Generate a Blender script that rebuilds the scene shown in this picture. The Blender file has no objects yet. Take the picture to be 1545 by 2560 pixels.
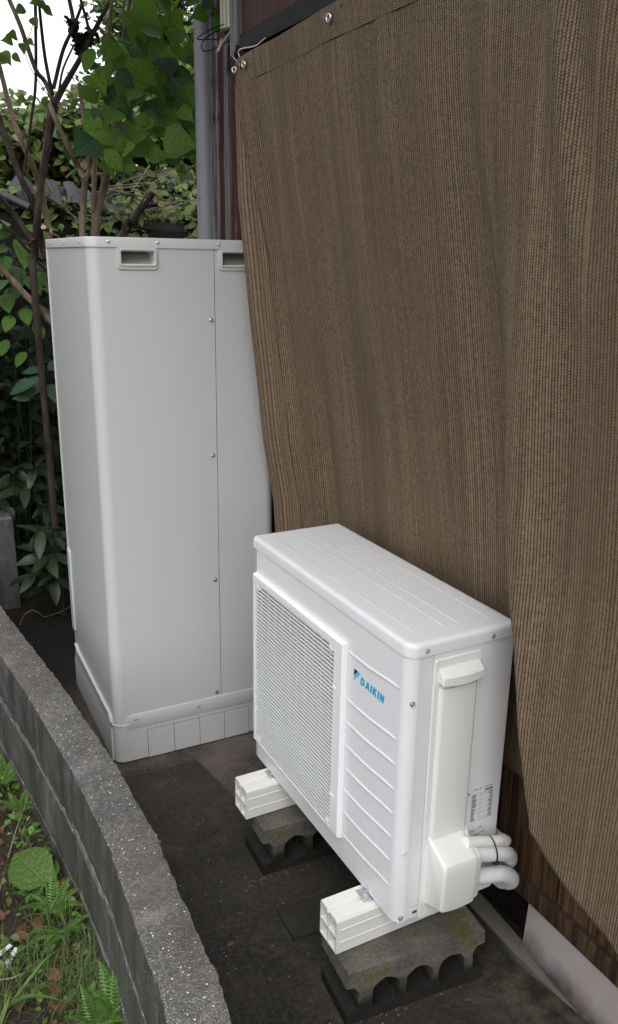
import bpy, bmesh, math, random
import numpy as np
from mathutils import Vector, Matrix, noise

random.seed(7); rng = np.random.default_rng(7)
S = bpy.context.scene
C = S.collection
R = math.radians

# ------------------------------------------------------------------ camera
CP = Vector((-0.4382, -0.0718, 1.7803))
YAW, PITCH, ROLL, FPX, IW, IH = 0.4901, 0.2938, 0.0167, 2078.2, 1545.0, 2560.0
fw = Vector((math.sin(YAW)*math.cos(PITCH), math.cos(YAW)*math.cos(PITCH), -math.sin(PITCH)))
r0 = Vector((math.cos(YAW), -math.sin(YAW), 0)); u0 = r0.cross(fw)
rt = r0*math.cos(ROLL) + u0*math.sin(ROLL); up = -r0*math.sin(ROLL) + u0*math.cos(ROLL)
cam = bpy.data.objects.new('camera', bpy.data.cameras.new('camera')); C.objects.link(cam)
cam.matrix_world = Matrix(((rt.x, up.x, -fw.x, CP.x), (rt.y, up.y, -fw.y, CP.y), (rt.z, up.z, -fw.z, CP.z), (0, 0, 0, 1)))
cam.data.sensor_fit = 'VERTICAL'; cam.data.sensor_height = 36; cam.data.lens = FPX*36/IH
cam.data.clip_start = 0.05; cam.data.clip_end = 600
S.camera = cam

# ------------------------------------------------------------------ sky, sun, exposure (overcast)
SUN_EL, SUN_AZ = R(54), R(203)
w = bpy.data.worlds.new('World'); S.world = w; w.use_nodes = True
nt = w.node_tree; nt.nodes.clear()
sky = nt.nodes.new('ShaderNodeTexSky'); sky.sky_type = 'NISHITA'; sky.sun_disc = False
sky.sun_elevation = SUN_EL; sky.sun_rotation = SUN_AZ; sky.dust_density = 4.0; sky.air_density = 1.0
hs = nt.nodes.new('ShaderNodeHueSaturation'); hs.inputs['Saturation'].default_value = 0.12
mx = nt.nodes.new('ShaderNodeMix'); mx.data_type = 'RGBA'; mx.inputs[0].default_value = 0.6
mx.inputs[7].default_value = (9.6, 9.9, 10.4, 1)
bg = nt.nodes.new('ShaderNodeBackground'); bg.inputs['Strength'].default_value = 0.12
wo = nt.nodes.new('ShaderNodeOutputWorld')
nt.links.new(sky.outputs[0], hs.inputs['Color']); nt.links.new(hs.outputs[0], mx.inputs[6])
nt.links.new(mx.outputs[2], bg.inputs['Color']); nt.links.new(bg.outputs[0], wo.inputs[0])
sl = bpy.data.lights.new('sun', 'SUN'); sl.energy = 0.9; sl.angle = R(60); sl.color = (1, 0.985, 0.96)
so = bpy.data.objects.new('sun', sl); C.objects.link(so)
sd = Vector((math.sin(SUN_AZ)*math.cos(SUN_EL), math.cos(SUN_AZ)*math.cos(SUN_EL), math.sin(SUN_EL)))
so.rotation_euler = sd.to_track_quat('Z', 'Y').to_euler()
S.view_settings.view_transform = 'Standard'; S.view_settings.look = 'None'
S.view_settings.gamma = 1; S.view_settings.use_curve_mapping = False
S.view_settings.exposure = 0.70
S.render.engine = 'CYCLES'

def sstep(t): t = max(0.0, min(1.0, t)); return t*t*(3-2*t)
def at(px, py, Y):
    """the point at depth Y that is seen at pixel (px, py) of the photograph"""
    d = fw*FPX + rt*(px-IW/2) + up*(IH/2-py)
    return CP + d*((Y-CP.y)/d.y)
def atz(px, py, z):
    d = fw*FPX + rt*(px-IW/2) + up*(IH/2-py)
    return CP + d*((z-CP.z)/d.z)

# ------------------------------------------------------------------ materials
class NT:
    def __init__(s, name):
        s.m = bpy.data.materials.new(name); s.m.use_nodes = True
        s.t = s.m.node_tree; s.b = s.t.nodes['Principled BSDF']; s.out = s.t.nodes['Material Output']
    def n(s, typ, **kw):
        o = s.t.nodes.new('ShaderNode'+typ)
        for k, v in kw.items(): setattr(o, k, v)
        return o
    def l(s, a, b): s.t.links.new(a, b)
    def coord(s, kind='Object', scale=(1, 1, 1)):
        c = s.n('TexCoord'); mp = s.n('Mapping'); mp.inputs['Scale'].default_value = scale
        s.l(c.outputs[kind], mp.inputs[0]); return mp.outputs[0]
    def noise(s, v, scale, detail=4, rough=0.55, dist=0.0):
        o = s.n('TexNoise'); o.inputs['Scale'].default_value = scale; o.inputs['Detail'].default_value = detail
        o.inputs['Roughness'].default_value = rough; o.inputs['Distortion'].default_value = dist
        s.l(v, o.inputs['Vector']); return o.outputs[0]
    def vor(s, v, scale, feature='F1', out=0):
        o = s.n('TexVoronoi'); o.feature = feature; o.inputs['Scale'].default_value = scale
        s.l(v, o.inputs['Vector']); return o.outputs[out]
    def ramp(s, v, stops, interp='LINEAR'):
        o = s.n('ValToRGB'); e = o.color_ramp.elements; o.color_ramp.interpolation = interp
        while len(e) < len(stops): e.new(0.5)
        for i, (p, c) in enumerate(stops):
            e[i].position = p
            e[i].color = (c, c, c, 1) if isinstance(c, (int, float)) else (*c, 1)
        s.l(v, o.inputs[0]); return o.outputs[0]
    def mix(s, f, a, b, mode='MIX'):
        o = s.n('Mix'); o.data_type = 'RGBA'; o.blend_type = mode
        for i, v in ((0, f), (6, a), (7, b)):
            if hasattr(v, 'is_output'): s.l(v, o.inputs[i])
            elif isinstance(v, (int, float)): o.inputs[i].default_value = v if i == 0 else (v, v, v, 1)
            else: o.inputs[i].default_value = (*v, 1)
        return o.outputs[2]
    def math(s, op, a, b=0.0, clamp=False):
        o = s.n('Math'); o.operation = op; o.use_clamp = clamp
        for i, v in enumerate((a, b)):
            if hasattr(v, 'is_output'): s.l(v, o.inputs[i])
            else: o.inputs[i].default_value = v
        return o.outputs[0]
    def sep(s, v):
        o = s.n('SeparateXYZ'); s.l(v, o.inputs[0]); return o.outputs
    def bump(s, h, strength=0.3, dist=0.01, prev=None):
        o = s.n('Bump'); o.inputs['Strength'].default_value = strength; o.inputs['Distance'].default_value = dist
        s.l(h, o.inputs['Height'])
        if prev is not None: s.l(prev, o.inputs['Normal'])
        return o.outputs[0]
    def set(s, color=None, rough=None, metal=None, normal=None, spec=None, coat=None):
        for nm, v in (('Base Color', color), ('Roughness', rough), ('Metallic', metal), ('Normal', normal),
                      ('Specular IOR Level', spec), ('Coat Weight', coat)):
            if v is None: continue
            i = s.b.inputs[nm]
            if hasattr(v, 'is_output'): s.l(v, i)
            elif isinstance(v, tuple): i.default_value = (*v, 1)
            else: i.default_value = v
        return s.m

def m_plain(name, col, rough=0.5, metal=0.0, var=0.0, vscale=6.0, spec=0.5, bump=0.0, bscale=400):
    k = NT(name); v = k.coord()
    c = col
    if var > 0:
        n = k.noise(v, vscale, 5)
        c = k.mix(n, tuple(x*(1-var) for x in col), tuple(min(1, x*(1+var)) for x in col))
    nm = k.bump(k.noise(v, bscale, 2), bump, 0.001) if bump else None
    return k.set(c, rough, metal, nm, spec)

def m_enamel(name, col, rough, dirt=0.06, wet=False):
    """painted sheet steel / plastic: very slight orange peel, a little grime and a few specks"""
    k = NT(name); v = k.coord()
    n = k.noise(v, 3.0, 6, 0.65)
    c = k.mix(k.ramp(n, [(0.35, 0.0), (0.75, 1.0)]), col, tuple(x*(1-dirt) for x in col))
    sp = k.ramp(k.vor(v, 34), [(0.03, 1.0), (0.055, 0.0)])
    sp = k.math('MULTIPLY', sp, k.ramp(k.noise(v, 5, 2), [(0.56, 0.0), (0.66, 0.55)]))
    c = k.mix(sp, c, tuple(x*0.72 for x in col))
    rr = k.math('ADD', rough-0.05, k.math('MULTIPLY', n, 0.1))
    return k.set(c, rr, 0, k.bump(k.noise(v, 700, 2), 0.05, 0.0006), 0.5)

M = {}
M['unit'] = m_enamel('white_enamel', (0.80, 0.80, 0.805), 0.34)
M['unit_plastic'] = m_plain('white_plastic', (0.80, 0.79, 0.76), 0.42, 0, 0.02, 5)
M['grille'] = m_plain('white_grille_plastic', (0.85, 0.85, 0.85), 0.45, 0, 0.02, 5)
M['fin'] = m_plain('aluminium_fins', (0.16, 0.165, 0.17), 0.5, 0.3)
M['tank'] = m_enamel('grey_enamel', (0.585, 0.585, 0.58), 0.40, 0.04)
M['ivory'] = m_plain('ivory_plastic', (0.56, 0.55, 0.525), 0.45, 0, 0.02, 8)
M['dark_gap'] = m_plain('dark_gap', (0.05, 0.05, 0.05), 0.8)
M['pocket'] = m_plain('handle_pocket', (0.42, 0.415, 0.40), 0.5)
M['zinc'] = m_plain('zinc_plated_steel', (0.62, 0.64, 0.66), 0.28, 0.9, 0.15, 60)
M['rail'] = m_plain('cream_plastic', (0.80, 0.79, 0.745), 0.4, 0, 0.03, 6)
M['pipe'] = m_plain('white_pipe_lagging', (0.80, 0.80, 0.78), 0.45, 0, 0.05, 20)
M['black_plastic'] = m_plain('black_plastic', (0.018, 0.018, 0.02), 0.4)
M['logo_blue'] = m_plain('logo_blue', (0.01, 0.36, 0.66), 0.4)
M['logo_sky'] = m_plain('logo_sky_blue', (0.10, 0.56, 0.82), 0.4)
M['ink'] = m_plain('label_ink', (0.12, 0.12, 0.12), 0.5)
M['sticker'] = m_plain('label_film', (0.76, 0.77, 0.78), 0.35)
M['flashing'] = m_plain('dark_metal_flashing', (0.022, 0.022, 0.023), 0.75, 0.0, 0.35, 9, 0.2, 0.1, 60)
M['conduit'] = m_plain('cream_conduit', (0.66, 0.62, 0.50), 0.5, 0, 0.08, 9)
M['white_bit'] = m_plain('white_plastic_scrap', (0.75, 0.77, 0.8), 0.4, 0, 0.08, 40)

def m_pipe():
    k = NT('grey_downpipe_plastic'); v = k.coord()
    n = k.noise(k.coord('Object', (6, 6, 0.8)), 5, 6, 0.7)
    sp = k.ramp(k.noise(v, 18, 5, 0.7), [(0.66, 0.0), (0.74, 1.0)])
    c = k.mix(n, (0.24, 0.235, 0.26), (0.31, 0.305, 0.33))
    c = k.mix(sp, c, (0.12, 0.11, 0.115))
    return k.set(c, 0.42)
M['downpipe'] = m_pipe()

def m_tarnish(name, base, dark, rough):
    k = NT(name); v = k.coord()
    n = k.noise(v, 60, 4)
    return k.set(k.mix(n, base, dark), rough, 0.9)
M['hook'] = m_tarnish('tarnished_wire', (0.5, 0.5, 0.5), (0.25, 0.24, 0.23), 0.35)

def m_net(name='brown_shade_net', gain=1.0):
    k = NT(name); v = k.coord('UV'); x, y, _ = k.sep(v)
    wob = k.math('MULTIPLY', k.noise(k.coord('UV', (2, 1.5, 1)), 1.0, 2), 0.006)
    u = k.math('ADD', x, wob)
    P = 0.0074
    fr = k.math('FRACT', k.math('DIVIDE', u, P))
    tri = k.math('ABSOLUTE', k.math('SUBTRACT', fr, 0.5))           # 0 middle of the rib .. .5 in the gap
    rib = k.ramp(tri, [(0.20, 1.0), (0.42, 0.0)])
    # cross threads, slanting a little, two hands of them
    idx = k.math('FLOOR', k.math('DIVIDE', u, P))
    off = k.math('MULTIPLY', k.math('FRACT', k.math('MULTIPLY', idx, 0.37)), 0.004)
    row = k.math('FRACT', k.math('DIVIDE', k.math('ADD', k.math('ADD', y, off), k.math('MULTIPLY', tri, 0.006)), 0.0056))
    rowt = k.ramp(k.math('ABSOLUTE', k.math('SUBTRACT', row, 0.5)), [(0.2, 1.0), (0.44, 0.0)])
    h = k.math('ADD', k.math('MULTIPLY', rib, 0.58), k.math('MULTIPLY', rowt, 0.46))
    fine = k.noise(k.coord('UV', (260, 120, 1)), 1.0, 2)
    wn = k.n('TexWhiteNoise'); wn.noise_dimensions = '2D'; cv = k.n('CombineXYZ')
    k.l(idx, cv.inputs[0]); k.l(k.math('FLOOR', k.math('DIVIDE', k.math('ADD', y, off), 0.0056)), cv.inputs[1]); k.l(cv.outputs[0], wn.inputs['Vector'])
    hh = k.math('ADD', h, k.math('MULTIPLY', k.math('SUBTRACT', fine, 0.5), 0.5))
    hh = k.math('ADD', hh, k.math('MULTIPLY', k.math('SUBTRACT', wn.outputs[0], 0.5), 0.30))
    streak = k.noise(k.coord('UV', (95, 1.2, 1)), 1.0, 3, 0.6)
    wide = k.noise(k.coord('UV', (9, 0.9, 1)), 1.0, 3)
    big = k.noise(k.coord('UV', (1.8, 1.5, 1)), 1.0, 4)
    lightc = k.mix(k.ramp(streak, [(0.3, 0.0), (0.7, 1.0)]), (0.180, 0.126, 0.075), (0.335, 0.245, 0.160))
    lightc = k.mix(k.ramp(wide, [(0.35, 0.0), (0.7, 0.45)]), lightc, (0.160, 0.106, 0.060))  # broad darker bands paint in the shade of folds, and moire
    lightc = k.mix(k.ramp(big, [(0.4, 0.0), (0.75, 0.35)]), lightc, (0.215, 0.155, 0.112))
    # olive bands, fold shade and moire put into the colour; single paler ribs
    tight = k.ramp(k.noise(k.coord('UV', (6.5, 0.45, 1)), 1.0, 3, 0.5), [(0.50, 0.0), (0.60, 0.40)])
    slack = k.ramp(k.noise(k.coord('UV', (70, 0.7, 1)), 1.0, 1), [(0.68, 0.0), (0.74, 0.40)])
    c = k.mix(k.ramp(hh, [(0.26, 0.0), (0.82, 1.0)]), (0.022, 0.015, 0.011), lightc)
    c = k.mix(tight, c, (0.122, 0.084, 0.050)); c = k.mix(slack, c, k.mix(0.5, lightc, (0.34, 0.25, 0.165)))
    if gain != 1.0: c = k.mix(1.0, c, (gain, gain*0.98, gain*1.02), 'MULTIPLY')
    return k.set(c, 0.75, 0, k.bump(h, 0.55, 0.003), 0.25)
M['net'] = m_net(); M['net_edge'] = m_net('net_selvedge', 1.12)
M['hem'] = m_plain('net_hem_tape', (0.085, 0.065, 0.032), 0.8, 0, 0.2, 40)

def m_wallconcrete():
    k = NT('weathered_block_concrete'); v = k.coord('Object')
    n = k.noise(v, 6, 6, 0.65); f = k.noise(v, 90, 4, 0.7)
    base = k.mix(k.ramp(n, [(0.3, 0.0), (0.72, 1.0)]), (0.095, 0.089, 0.082), (0.225, 0.213, 0.20))
    base = k.mix(k.ramp(f, [(0.35, 0.85), (0.6, 0.0)]), base, (0.055, 0.052, 0.05))
    cell = k.vor(v, 300, out=1); cs, _, _ = k.sep(cell)
    d = k.vor(v, 300)
    grain = k.math('MULTIPLY', k.ramp(cs, [(0.5, 0.0), (0.9, 1.0)]), k.ramp(d, [(0.28, 1.0), (0.5, 0.0)]))
    base = k.mix(grain, base, (0.44, 0.425, 0.40))
    cell2 = k.vor(v, 125, out=1); c2, _, _ = k.sep(cell2)
    d2 = k.vor(v, 125)
    base = k.mix(k.ramp(k.noise(v, 3.2, 5, 0.65), [(0.50, 0.0), (0.66, 0.65)]), base, (0.105, 0.086, 0.074))
    base = k.mix(k.ramp(k.noise(v, 4.3, 6, 0.7, 0.6), [(0.54, 0.0), (0.72, 0.6)]), base, (0.055, 0.053, 0.052))
    base = k.mix(k.ramp(k.noise(v, 5.1, 5, 0.6, 0.3), [(0.56, 0.0), (0.70, 0.5)]), base, (0.34, 0.325, 0.31))  # paler patches, damp shine painted into the colour
    q = k.math('MULTIPLY', k.ramp(c2, [(0.86, 0.0), (0.90, 1.0)]), k.ramp(d2, [(0.18, 1.0), (0.30, 0.0)]))
    base = k.mix(q, base, (0.85, 0.85, 0.87))  # white quartz grains, their wet sparkle put into the colour
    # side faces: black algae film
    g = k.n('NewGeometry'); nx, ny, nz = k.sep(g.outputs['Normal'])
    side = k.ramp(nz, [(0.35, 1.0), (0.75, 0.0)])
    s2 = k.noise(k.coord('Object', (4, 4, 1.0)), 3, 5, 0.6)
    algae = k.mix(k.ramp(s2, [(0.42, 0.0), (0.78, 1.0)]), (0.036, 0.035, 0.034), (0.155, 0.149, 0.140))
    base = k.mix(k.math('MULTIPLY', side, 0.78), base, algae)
    # lime bloom
    bl = k.ramp(k.noise(k.coord('Object', (5, 5, 2)), 2.2, 6, 0.7, 0.4), [(0.56, 0.0), (0.75, 0.75)])
    base = k.mix(k.math('MULTIPLY', bl, k.math('ADD', k.math('MULTIPLY', side, 0.5), 0.35)), base, (0.24, 0.235, 0.235))
    ro = k.ramp(n, [(0.3, 0.36), (0.75, 0.62)])
    h = k.math('ADD', k.math('MULTIPLY', f, 0.6), k.math('MULTIPLY', d, 0.8))
    return k.set(base, ro, 0, k.bump(h, 0.75, 0.004), 0.5)
M['wall'] = m_wallconcrete()
def m_mortar():
    k = NT('lime_mortar'); v = k.coord()
    n = k.noise(v, 22, 5, 0.7)
    c = k.mix(k.ramp(n, [(0.36, 0.0), (0.62, 1.0)]), (0.075, 0.073, 0.07), (0.26, 0.255, 0.25))
    return k.set(c, 0.8, 0, k.bump(k.noise(v, 120, 3), 0.6, 0.003))
M['mortar'] = m_mortar()

def m_block():
    k = NT('mossy_block_concrete'); v = k.coord('Object')
    n = k.noise(v, 9, 6, 0.65); f = k.noise(v, 110, 4, 0.7)
    c = k.mix(k.ramp(n, [(0.3, 0.0), (0.7, 1.0)]), (0.085, 0.08, 0.068), (0.22, 0.205, 0.175))
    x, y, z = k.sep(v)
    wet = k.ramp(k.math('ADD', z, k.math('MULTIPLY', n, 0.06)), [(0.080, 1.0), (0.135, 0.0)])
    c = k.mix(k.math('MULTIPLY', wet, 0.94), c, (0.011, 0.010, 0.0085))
    mo = k.ramp(k.noise(v, 10, 6, 0.65), [(0.46, 0.0), (0.60, 1.0)])
    mo = k.math('MULTIPLY', mo, k.ramp(z, [(0.09, 0.0), (0.12, 1.0)]))
    c = k.mix(k.math('MULTIPLY', mo, 0.75), c, (0.105, 0.115, 0.022))
    c = k.mix(k.ramp(f, [(0.3, 0.6), (0.55, 0.0)]), c, (0.04, 0.038, 0.035))
    return k.set(c, 0.85, 0, k.bump(k.math('ADD', f, k.vor(v, 180)), 0.45, 0.003), 0.15)
M['block'] = m_block()

def m_path():
    k = NT('damp_dark_concrete'); v = k.coord('Object')
    n = k.noise(v, 2.4, 6, 0.6); f = k.noise(v, 70, 5, 0.7)
    c = k.mix(k.ramp(n, [(0.40, 0.0), (0.72, 1.0)]), (0.016, 0.0135, 0.011), (0.052, 0.044, 0.036))
    c = k.mix(k.ramp(f, [(0.42, 0.0), (0.75, 0.7)]), c, (0.075, 0.070, 0.062))
    dry = k.ramp(k.noise(v, 5.5, 6, 0.7, 0.5), [(0.52, 0.0), (0.70, 0.65)])
    c = k.mix(dry, c, (0.085, 0.073, 0.060))
    gm = k.math('MULTIPLY', k.ramp(k.noise(v, 8, 5, 0.6), [(0.55, 0.0), (0.68, 0.5)]), k.ramp(k.noise(v, 40, 3), [(0.4, 0.0), (0.6, 1.0)]))
    c = k.mix(gm, c, (0.030, 0.036, 0.014))
    # browner, drier, mossy towards the near right corner
    x, y, z = k.sep(v)
    near = k.ramp(k.math('ADD', k.math('SUBTRACT', x, k.math('MULTIPLY', y, 0.75)), k.math('MULTIPLY', n, 0.5)), [(0.02, 0.0), (0.25, 1.0)])
    mo = k.mix(k.ramp(k.noise(v, 14, 6, 0.7), [(0.4, 0.0), (0.62, 1.0)]), (0.030, 0.026, 0.021), (0.105, 0.092, 0.068))
    mo = k.mix(k.ramp(k.noise(v, 7, 4), [(0.52, 0.0), (0.66, 0.7)]), mo, (0.055, 0.060, 0.022))
    c = k.mix(near, c, mo)
    # paler brown concrete round the foot of the tank, with a soft ragged edge
    wv = k.math('MULTIPLY', k.math('SUBTRACT', k.noise(v, 9, 5, 0.65), 0.5), 0.10)
    edge = k.math('ADD', 2.515, k.math('MULTIPLY', k.math('MULTIPLY', k.ramp(x, [(0.470, 0.0), (0.520, 1.0)]), -0.36), 1.0))
    md = k.math('ADD', k.math('SUBTRACT', y, edge), wv)
    pad = k.math('MULTIPLY', k.ramp(k.math('ADD', md, 0.5), [(0.465, 0.0), (0.53, 1.0)]), k.ramp(k.math('ADD', x, wv), [(0.13, 0.0), (0.22, 1.0)]))
    far = k.ramp(k.math('MULTIPLY', k.math('ADD', y, wv), 0.2), [(0.59, 0.0), (0.66, 1.0)]); c = k.mix(far, c, (0.013, 0.011, 0.009)); pad = k.math('MULTIPLY', pad, k.math('SUBTRACT', 1.0, far))  # far end: leaf mould and the shrubs' shade, both put into the colour
    pn = k.noise(v, 5, 6, 0.65, 0.3)
    pc = k.mix(k.ramp(pn, [(0.34, 0.0), (0.66, 1.0)]), (0.042, 0.033, 0.028), (0.135, 0.112, 0.097))
    pc = k.mix(k.ramp(f, [(0.45, 0.0), (0.75, 0.5)]), pc, (0.2, 0.17, 0.15))
    c = k.mix(pad, c, pc)
    cl = k.vor(v, 95, out=1); cs, _, _ = k.sep(cl)
    q = k.math('MULTIPLY', k.ramp(cs, [(0.955, 0.0), (0.965, 1.0)]), k.ramp(k.vor(v, 95), [(0.10, 1.0), (0.2, 0.0)]))
    c = k.mix(q, c, (0.42, 0.41, 0.40))
    return k.set(c, k.ramp(n, [(0.35, 0.55), (0.7, 0.85)]), 0, k.bump(k.math('ADD', f, k.noise(v, 260, 3)), 0.6, 0.004), 0.22)
M['path'] = m_path()
def m_pad():
    k = NT('brown_damp_slab'); v = k.coord('Object')
    n = k.noise(v, 5, 6, 0.65, 0.3); f = k.noise(v, 60, 5, 0.7)
    c = k.mix(k.ramp(n, [(0.34, 0.0), (0.66, 1.0)]), (0.055, 0.043, 0.036), (0.155, 0.13, 0.112))
    c = k.mix(k.ramp(f, [(0.45, 0.0), (0.75, 0.5)]), c, (0.2, 0.17, 0.15))
    return k.set(c, k.ramp(n, [(0.3, 0.3), (0.7, 0.6)]), 0, k.bump(f, 0.4, 0.003), 0.5)
M['pad'] = m_pad()
M['paver'] = m_plain('dark_paver', (0.030, 0.027, 0.023), 0.8, 0, 0.5, 18, 0.2, 0.6, 160)
def m_kerb():
    k = NT('old_kerb_concrete'); v = k.coord('Object'); n = k.noise(v, 12, 6, 0.65)
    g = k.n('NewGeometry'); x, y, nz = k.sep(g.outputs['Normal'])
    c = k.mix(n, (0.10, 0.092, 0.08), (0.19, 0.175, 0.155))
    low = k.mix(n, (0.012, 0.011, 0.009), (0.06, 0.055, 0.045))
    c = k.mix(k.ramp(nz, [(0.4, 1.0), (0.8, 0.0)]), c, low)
    return k.set(c, 0.8, 0, k.bump(k.noise(v, 150, 3), 0.5, 0.003), 0.3)
M['kerb'] = m_kerb()

def m_plaster():
    k = NT('pink_white_plaster'); v = k.coord('Object'); x, y, z = k.sep(v)
    n = k.noise(v, 6, 6, 0.65)
    c = k.mix(k.ramp(k.noise(v, 4.5, 3), [(0.44, 0.0), (0.58, 1.0)]), (0.46, 0.425, 0.41), (0.50, 0.345, 0.315))
    d = k.math('ADD', z, k.math('MULTIPLY', k.math('SUBTRACT', n, 0.5), 0.16))
    c = k.mix(k.ramp(d, [(0.0, 1.0), (0.085, 0.0)]), c, (0.085, 0.072, 0.066))
    return k.set(c, 0.85, 0, k.bump(k.noise(v, 220, 4), 0.5, 0.003), 0.3)
M['plaster'] = m_plaster()

def m_wood(name, a, b, grey=None):
    k = NT(name); v = k.coord('Object', (26, 26, 0.9))
    x0 = k.noise(v, 2.2, 6, 0.65, 0.6); g = k.noise(k.coord('Object', (90, 90, 2.2)), 2, 3)
    c = k.mix(k.ramp(x0, [(0.34, 0.0), (0.66, 1.0)]), a, b)
    c = k.mix(k.ramp(g, [(0.35, 0.7), (0.6, 0.0)]), c, tuple(t*0.35 for t in a))
    if grey is not None:
        p = k.ramp(k.noise(k.coord('Object', (14, 14, 1.6)), 2.6, 6, 0.7), [(0.58, 0.0), (0.63, 1.0)])
        c = k.mix(p, c, k.mix(x0, tuple(t*0.45 for t in grey), grey))
    return k.set(c, 0.72, 0, k.bump(k.math('ADD', x0, g), 0.55, 0.004), 0.3)
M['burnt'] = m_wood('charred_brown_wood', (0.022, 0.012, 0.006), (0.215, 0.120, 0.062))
M['crawl_shade'] = m_wood('crawl_space_shade', (0.008, 0.006, 0.005), (0.020, 0.014, 0.011))  # near-black wood, the crawl space shade is in its colour
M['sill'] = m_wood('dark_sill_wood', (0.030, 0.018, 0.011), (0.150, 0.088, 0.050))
M['red'] = m_wood('peeling_red_paint', (0.050, 0.014, 0.013), (0.105, 0.036, 0.032), (0.22, 0.19, 0.17))
M['redp'] = m_wood('dull_red_paint', (0.060, 0.022, 0.020), (0.10, 0.042, 0.037))
M['greyw'] = m_wood('weathered_grey_wood', (0.10, 0.097, 0.094), (0.33, 0.325, 0.32), (0.05, 0.028, 0.025))

def m_bark(name, a, b):
    k = NT(name); v = k.coord('Object', (1, 1, 0.35)); n = k.noise(v, 40, 5, 0.65); n2 = k.noise(v, 9, 3)
    c = k.mix(k.ramp(n, [(0.35, 0.0), (0.68, 1.0)]), a, b)
    c = k.mix(k.ramp(n2, [(0.5, 0.0), (0.75, 0.6)]), c, tuple(t*1.35 for t in b))
    return k.set(c, 0.8, 0, k.bump(n, 0.6, 0.004), 0.3)
M['bark_dark'] = m_bark('dark_bark', (0.022, 0.015, 0.012), (0.066, 0.048, 0.041))
M['bark_light'] = m_bark('tan_bark', (0.105, 0.072, 0.050), (0.235, 0.175, 0.125))
M['cut'] = m_plain('cut_wood', (0.62, 0.48, 0.32), 0.8, 0, 0.2, 60)
M['twig'] = m_plain('dry_twig', (0.15, 0.115, 0.085), 0.85, 0, 0.4, 20)
M['seed'] = m_plain('dry_seed_heads', (0.030, 0.014, 0.010), 0.9, 0, 0.4, 60)

def m_leaf(name, a, b, rough=0.45, trans=0.25, spot=None, var=1.0, vein=False):
    k = NT(name)
    gi = k.n('NewGeometry'); oi = k.n('ObjectInfo')
    rnd = k.math('FRACT', k.math('ADD', gi.outputs['Random Per Island'], oi.outputs['Random']))
    v = k.coord('Object'); n = k.noise(v, 22, 3)
    c = k.mix(k.math('ADD', k.math('MULTIPLY', rnd, 0.8*var), k.math('MULTIPLY', n, 0.25)), a, b)
    if spot is not None:
        c = k.mix(k.ramp(k.vor(v, 95), [(0.10, 1.0), (0.16, 0.0)]), c, spot)
    nm = None
    if vein:
        x, y, z = k.sep(v); ax = k.math('ABSOLUTE', x)
        fr = k.math('ABSOLUTE', k.math('SUBTRACT', k.math('FRACT', k.math('MULTIPLY', k.math('SUBTRACT', y, k.math('MULTIPLY', ax, 0.75)), 6.5)), 0.5))
        vv = k.math('MAXIMUM', k.ramp(fr, [(0.0, 1.0), (0.07, 0.0)]), k.ramp(ax, [(0.008, 1.0), (0.022, 0.0)]))
        c = k.mix(k.math('MULTIPLY', vv, 0.35), c, tuple(min(1, t*1.9+0.02) for t in b)); nm = k.bump(k.math('SUBTRACT', k.math('MULTIPLY', k.noise(v, 9, 3), 0.6), vv), 0.5, 0.03)
    k.set(c, rough, 0, nm, 0.45)
    tr = k.n('BsdfTranslucent'); k.l(k.mix(0.6, c, (0.10, 0.16, 0.015)), tr.inputs[0])
    ms = k.n('MixShader'); ms.inputs[0].default_value = trans
    k.l(k.b.outputs[0], ms.inputs[1]); k.l(tr.outputs[0], ms.inputs[2]); k.l(ms.outputs[0], k.out.inputs[0])
    return k.m
M['leaf_big'] = m_leaf('broad_leaf', (0.060, 0.155, 0.026), (0.150, 0.290, 0.034), 0.42, 0.42, vein=True)
M['leaf_blue'] = m_leaf('blue_green_leaf', (0.026, 0.075, 0.036), (0.045, 0.105, 0.050), 0.5, 0.22, vein=True)
M['leaf_ivy'] = m_leaf('ivy_leaf', (0.060, 0.115, 0.026), (0.180, 0.240, 0.055), 0.45, 0.25)
M['leaf_yellow'] = m_leaf('turning_leaf', (0.10, 0.095, 0.022), (0.19, 0.125, 0.040), 0.5, 0.3)
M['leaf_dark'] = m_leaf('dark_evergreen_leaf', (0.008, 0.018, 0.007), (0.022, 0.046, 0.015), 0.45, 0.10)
M['leaf_shade'] = m_leaf('painted_shade_leaf', (0.006, 0.012, 0.005), (0.016, 0.032, 0.011), 0.75, 0.08)  # darker leaf copy with the hollow's deep shade painted in
M['leaf_bright'] = m_leaf('bright_broad_leaf', (0.075, 0.175, 0.026), (0.150, 0.285, 0.036), 0.42, 0.38, vein=True)
M['leaf_tree'] = m_leaf('tree_leaf', (0.050, 0.115, 0.024), (0.150, 0.245, 0.050), 0.45, 0.40)
M['leaf_aucuba'] = m_leaf('spotted_leaf', (0.006, 0.017, 0.005), (0.015, 0.034, 0.009), 0.45, 0.08, (0.20, 0.21, 0.06))  # green kept near black, the shade at the tank's left is in the colour
M['fern'] = m_leaf('fern_leaf', (0.080, 0.190, 0.034), (0.165, 0.310, 0.060), 0.5, 0.38)
M['grass'] = m_leaf('grass_blade', (0.060, 0.140, 0.030), (0.160, 0.260, 0.065), 0.5, 0.34)
M['straw'] = m_leaf('dry_straw', (0.20, 0.16, 0.09), (0.32, 0.27, 0.17), 0.7, 0.15)
M['dead'] = m_leaf('dead_leaf', (0.085, 0.036, 0.020), (0.20, 0.085, 0.045), 0.6, 0.15)
M['dock'] = m_leaf('dock_leaf', (0.070, 0.135, 0.024), (0.095, 0.170, 0.030), 0.42, 0.3, vein=True)
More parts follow.
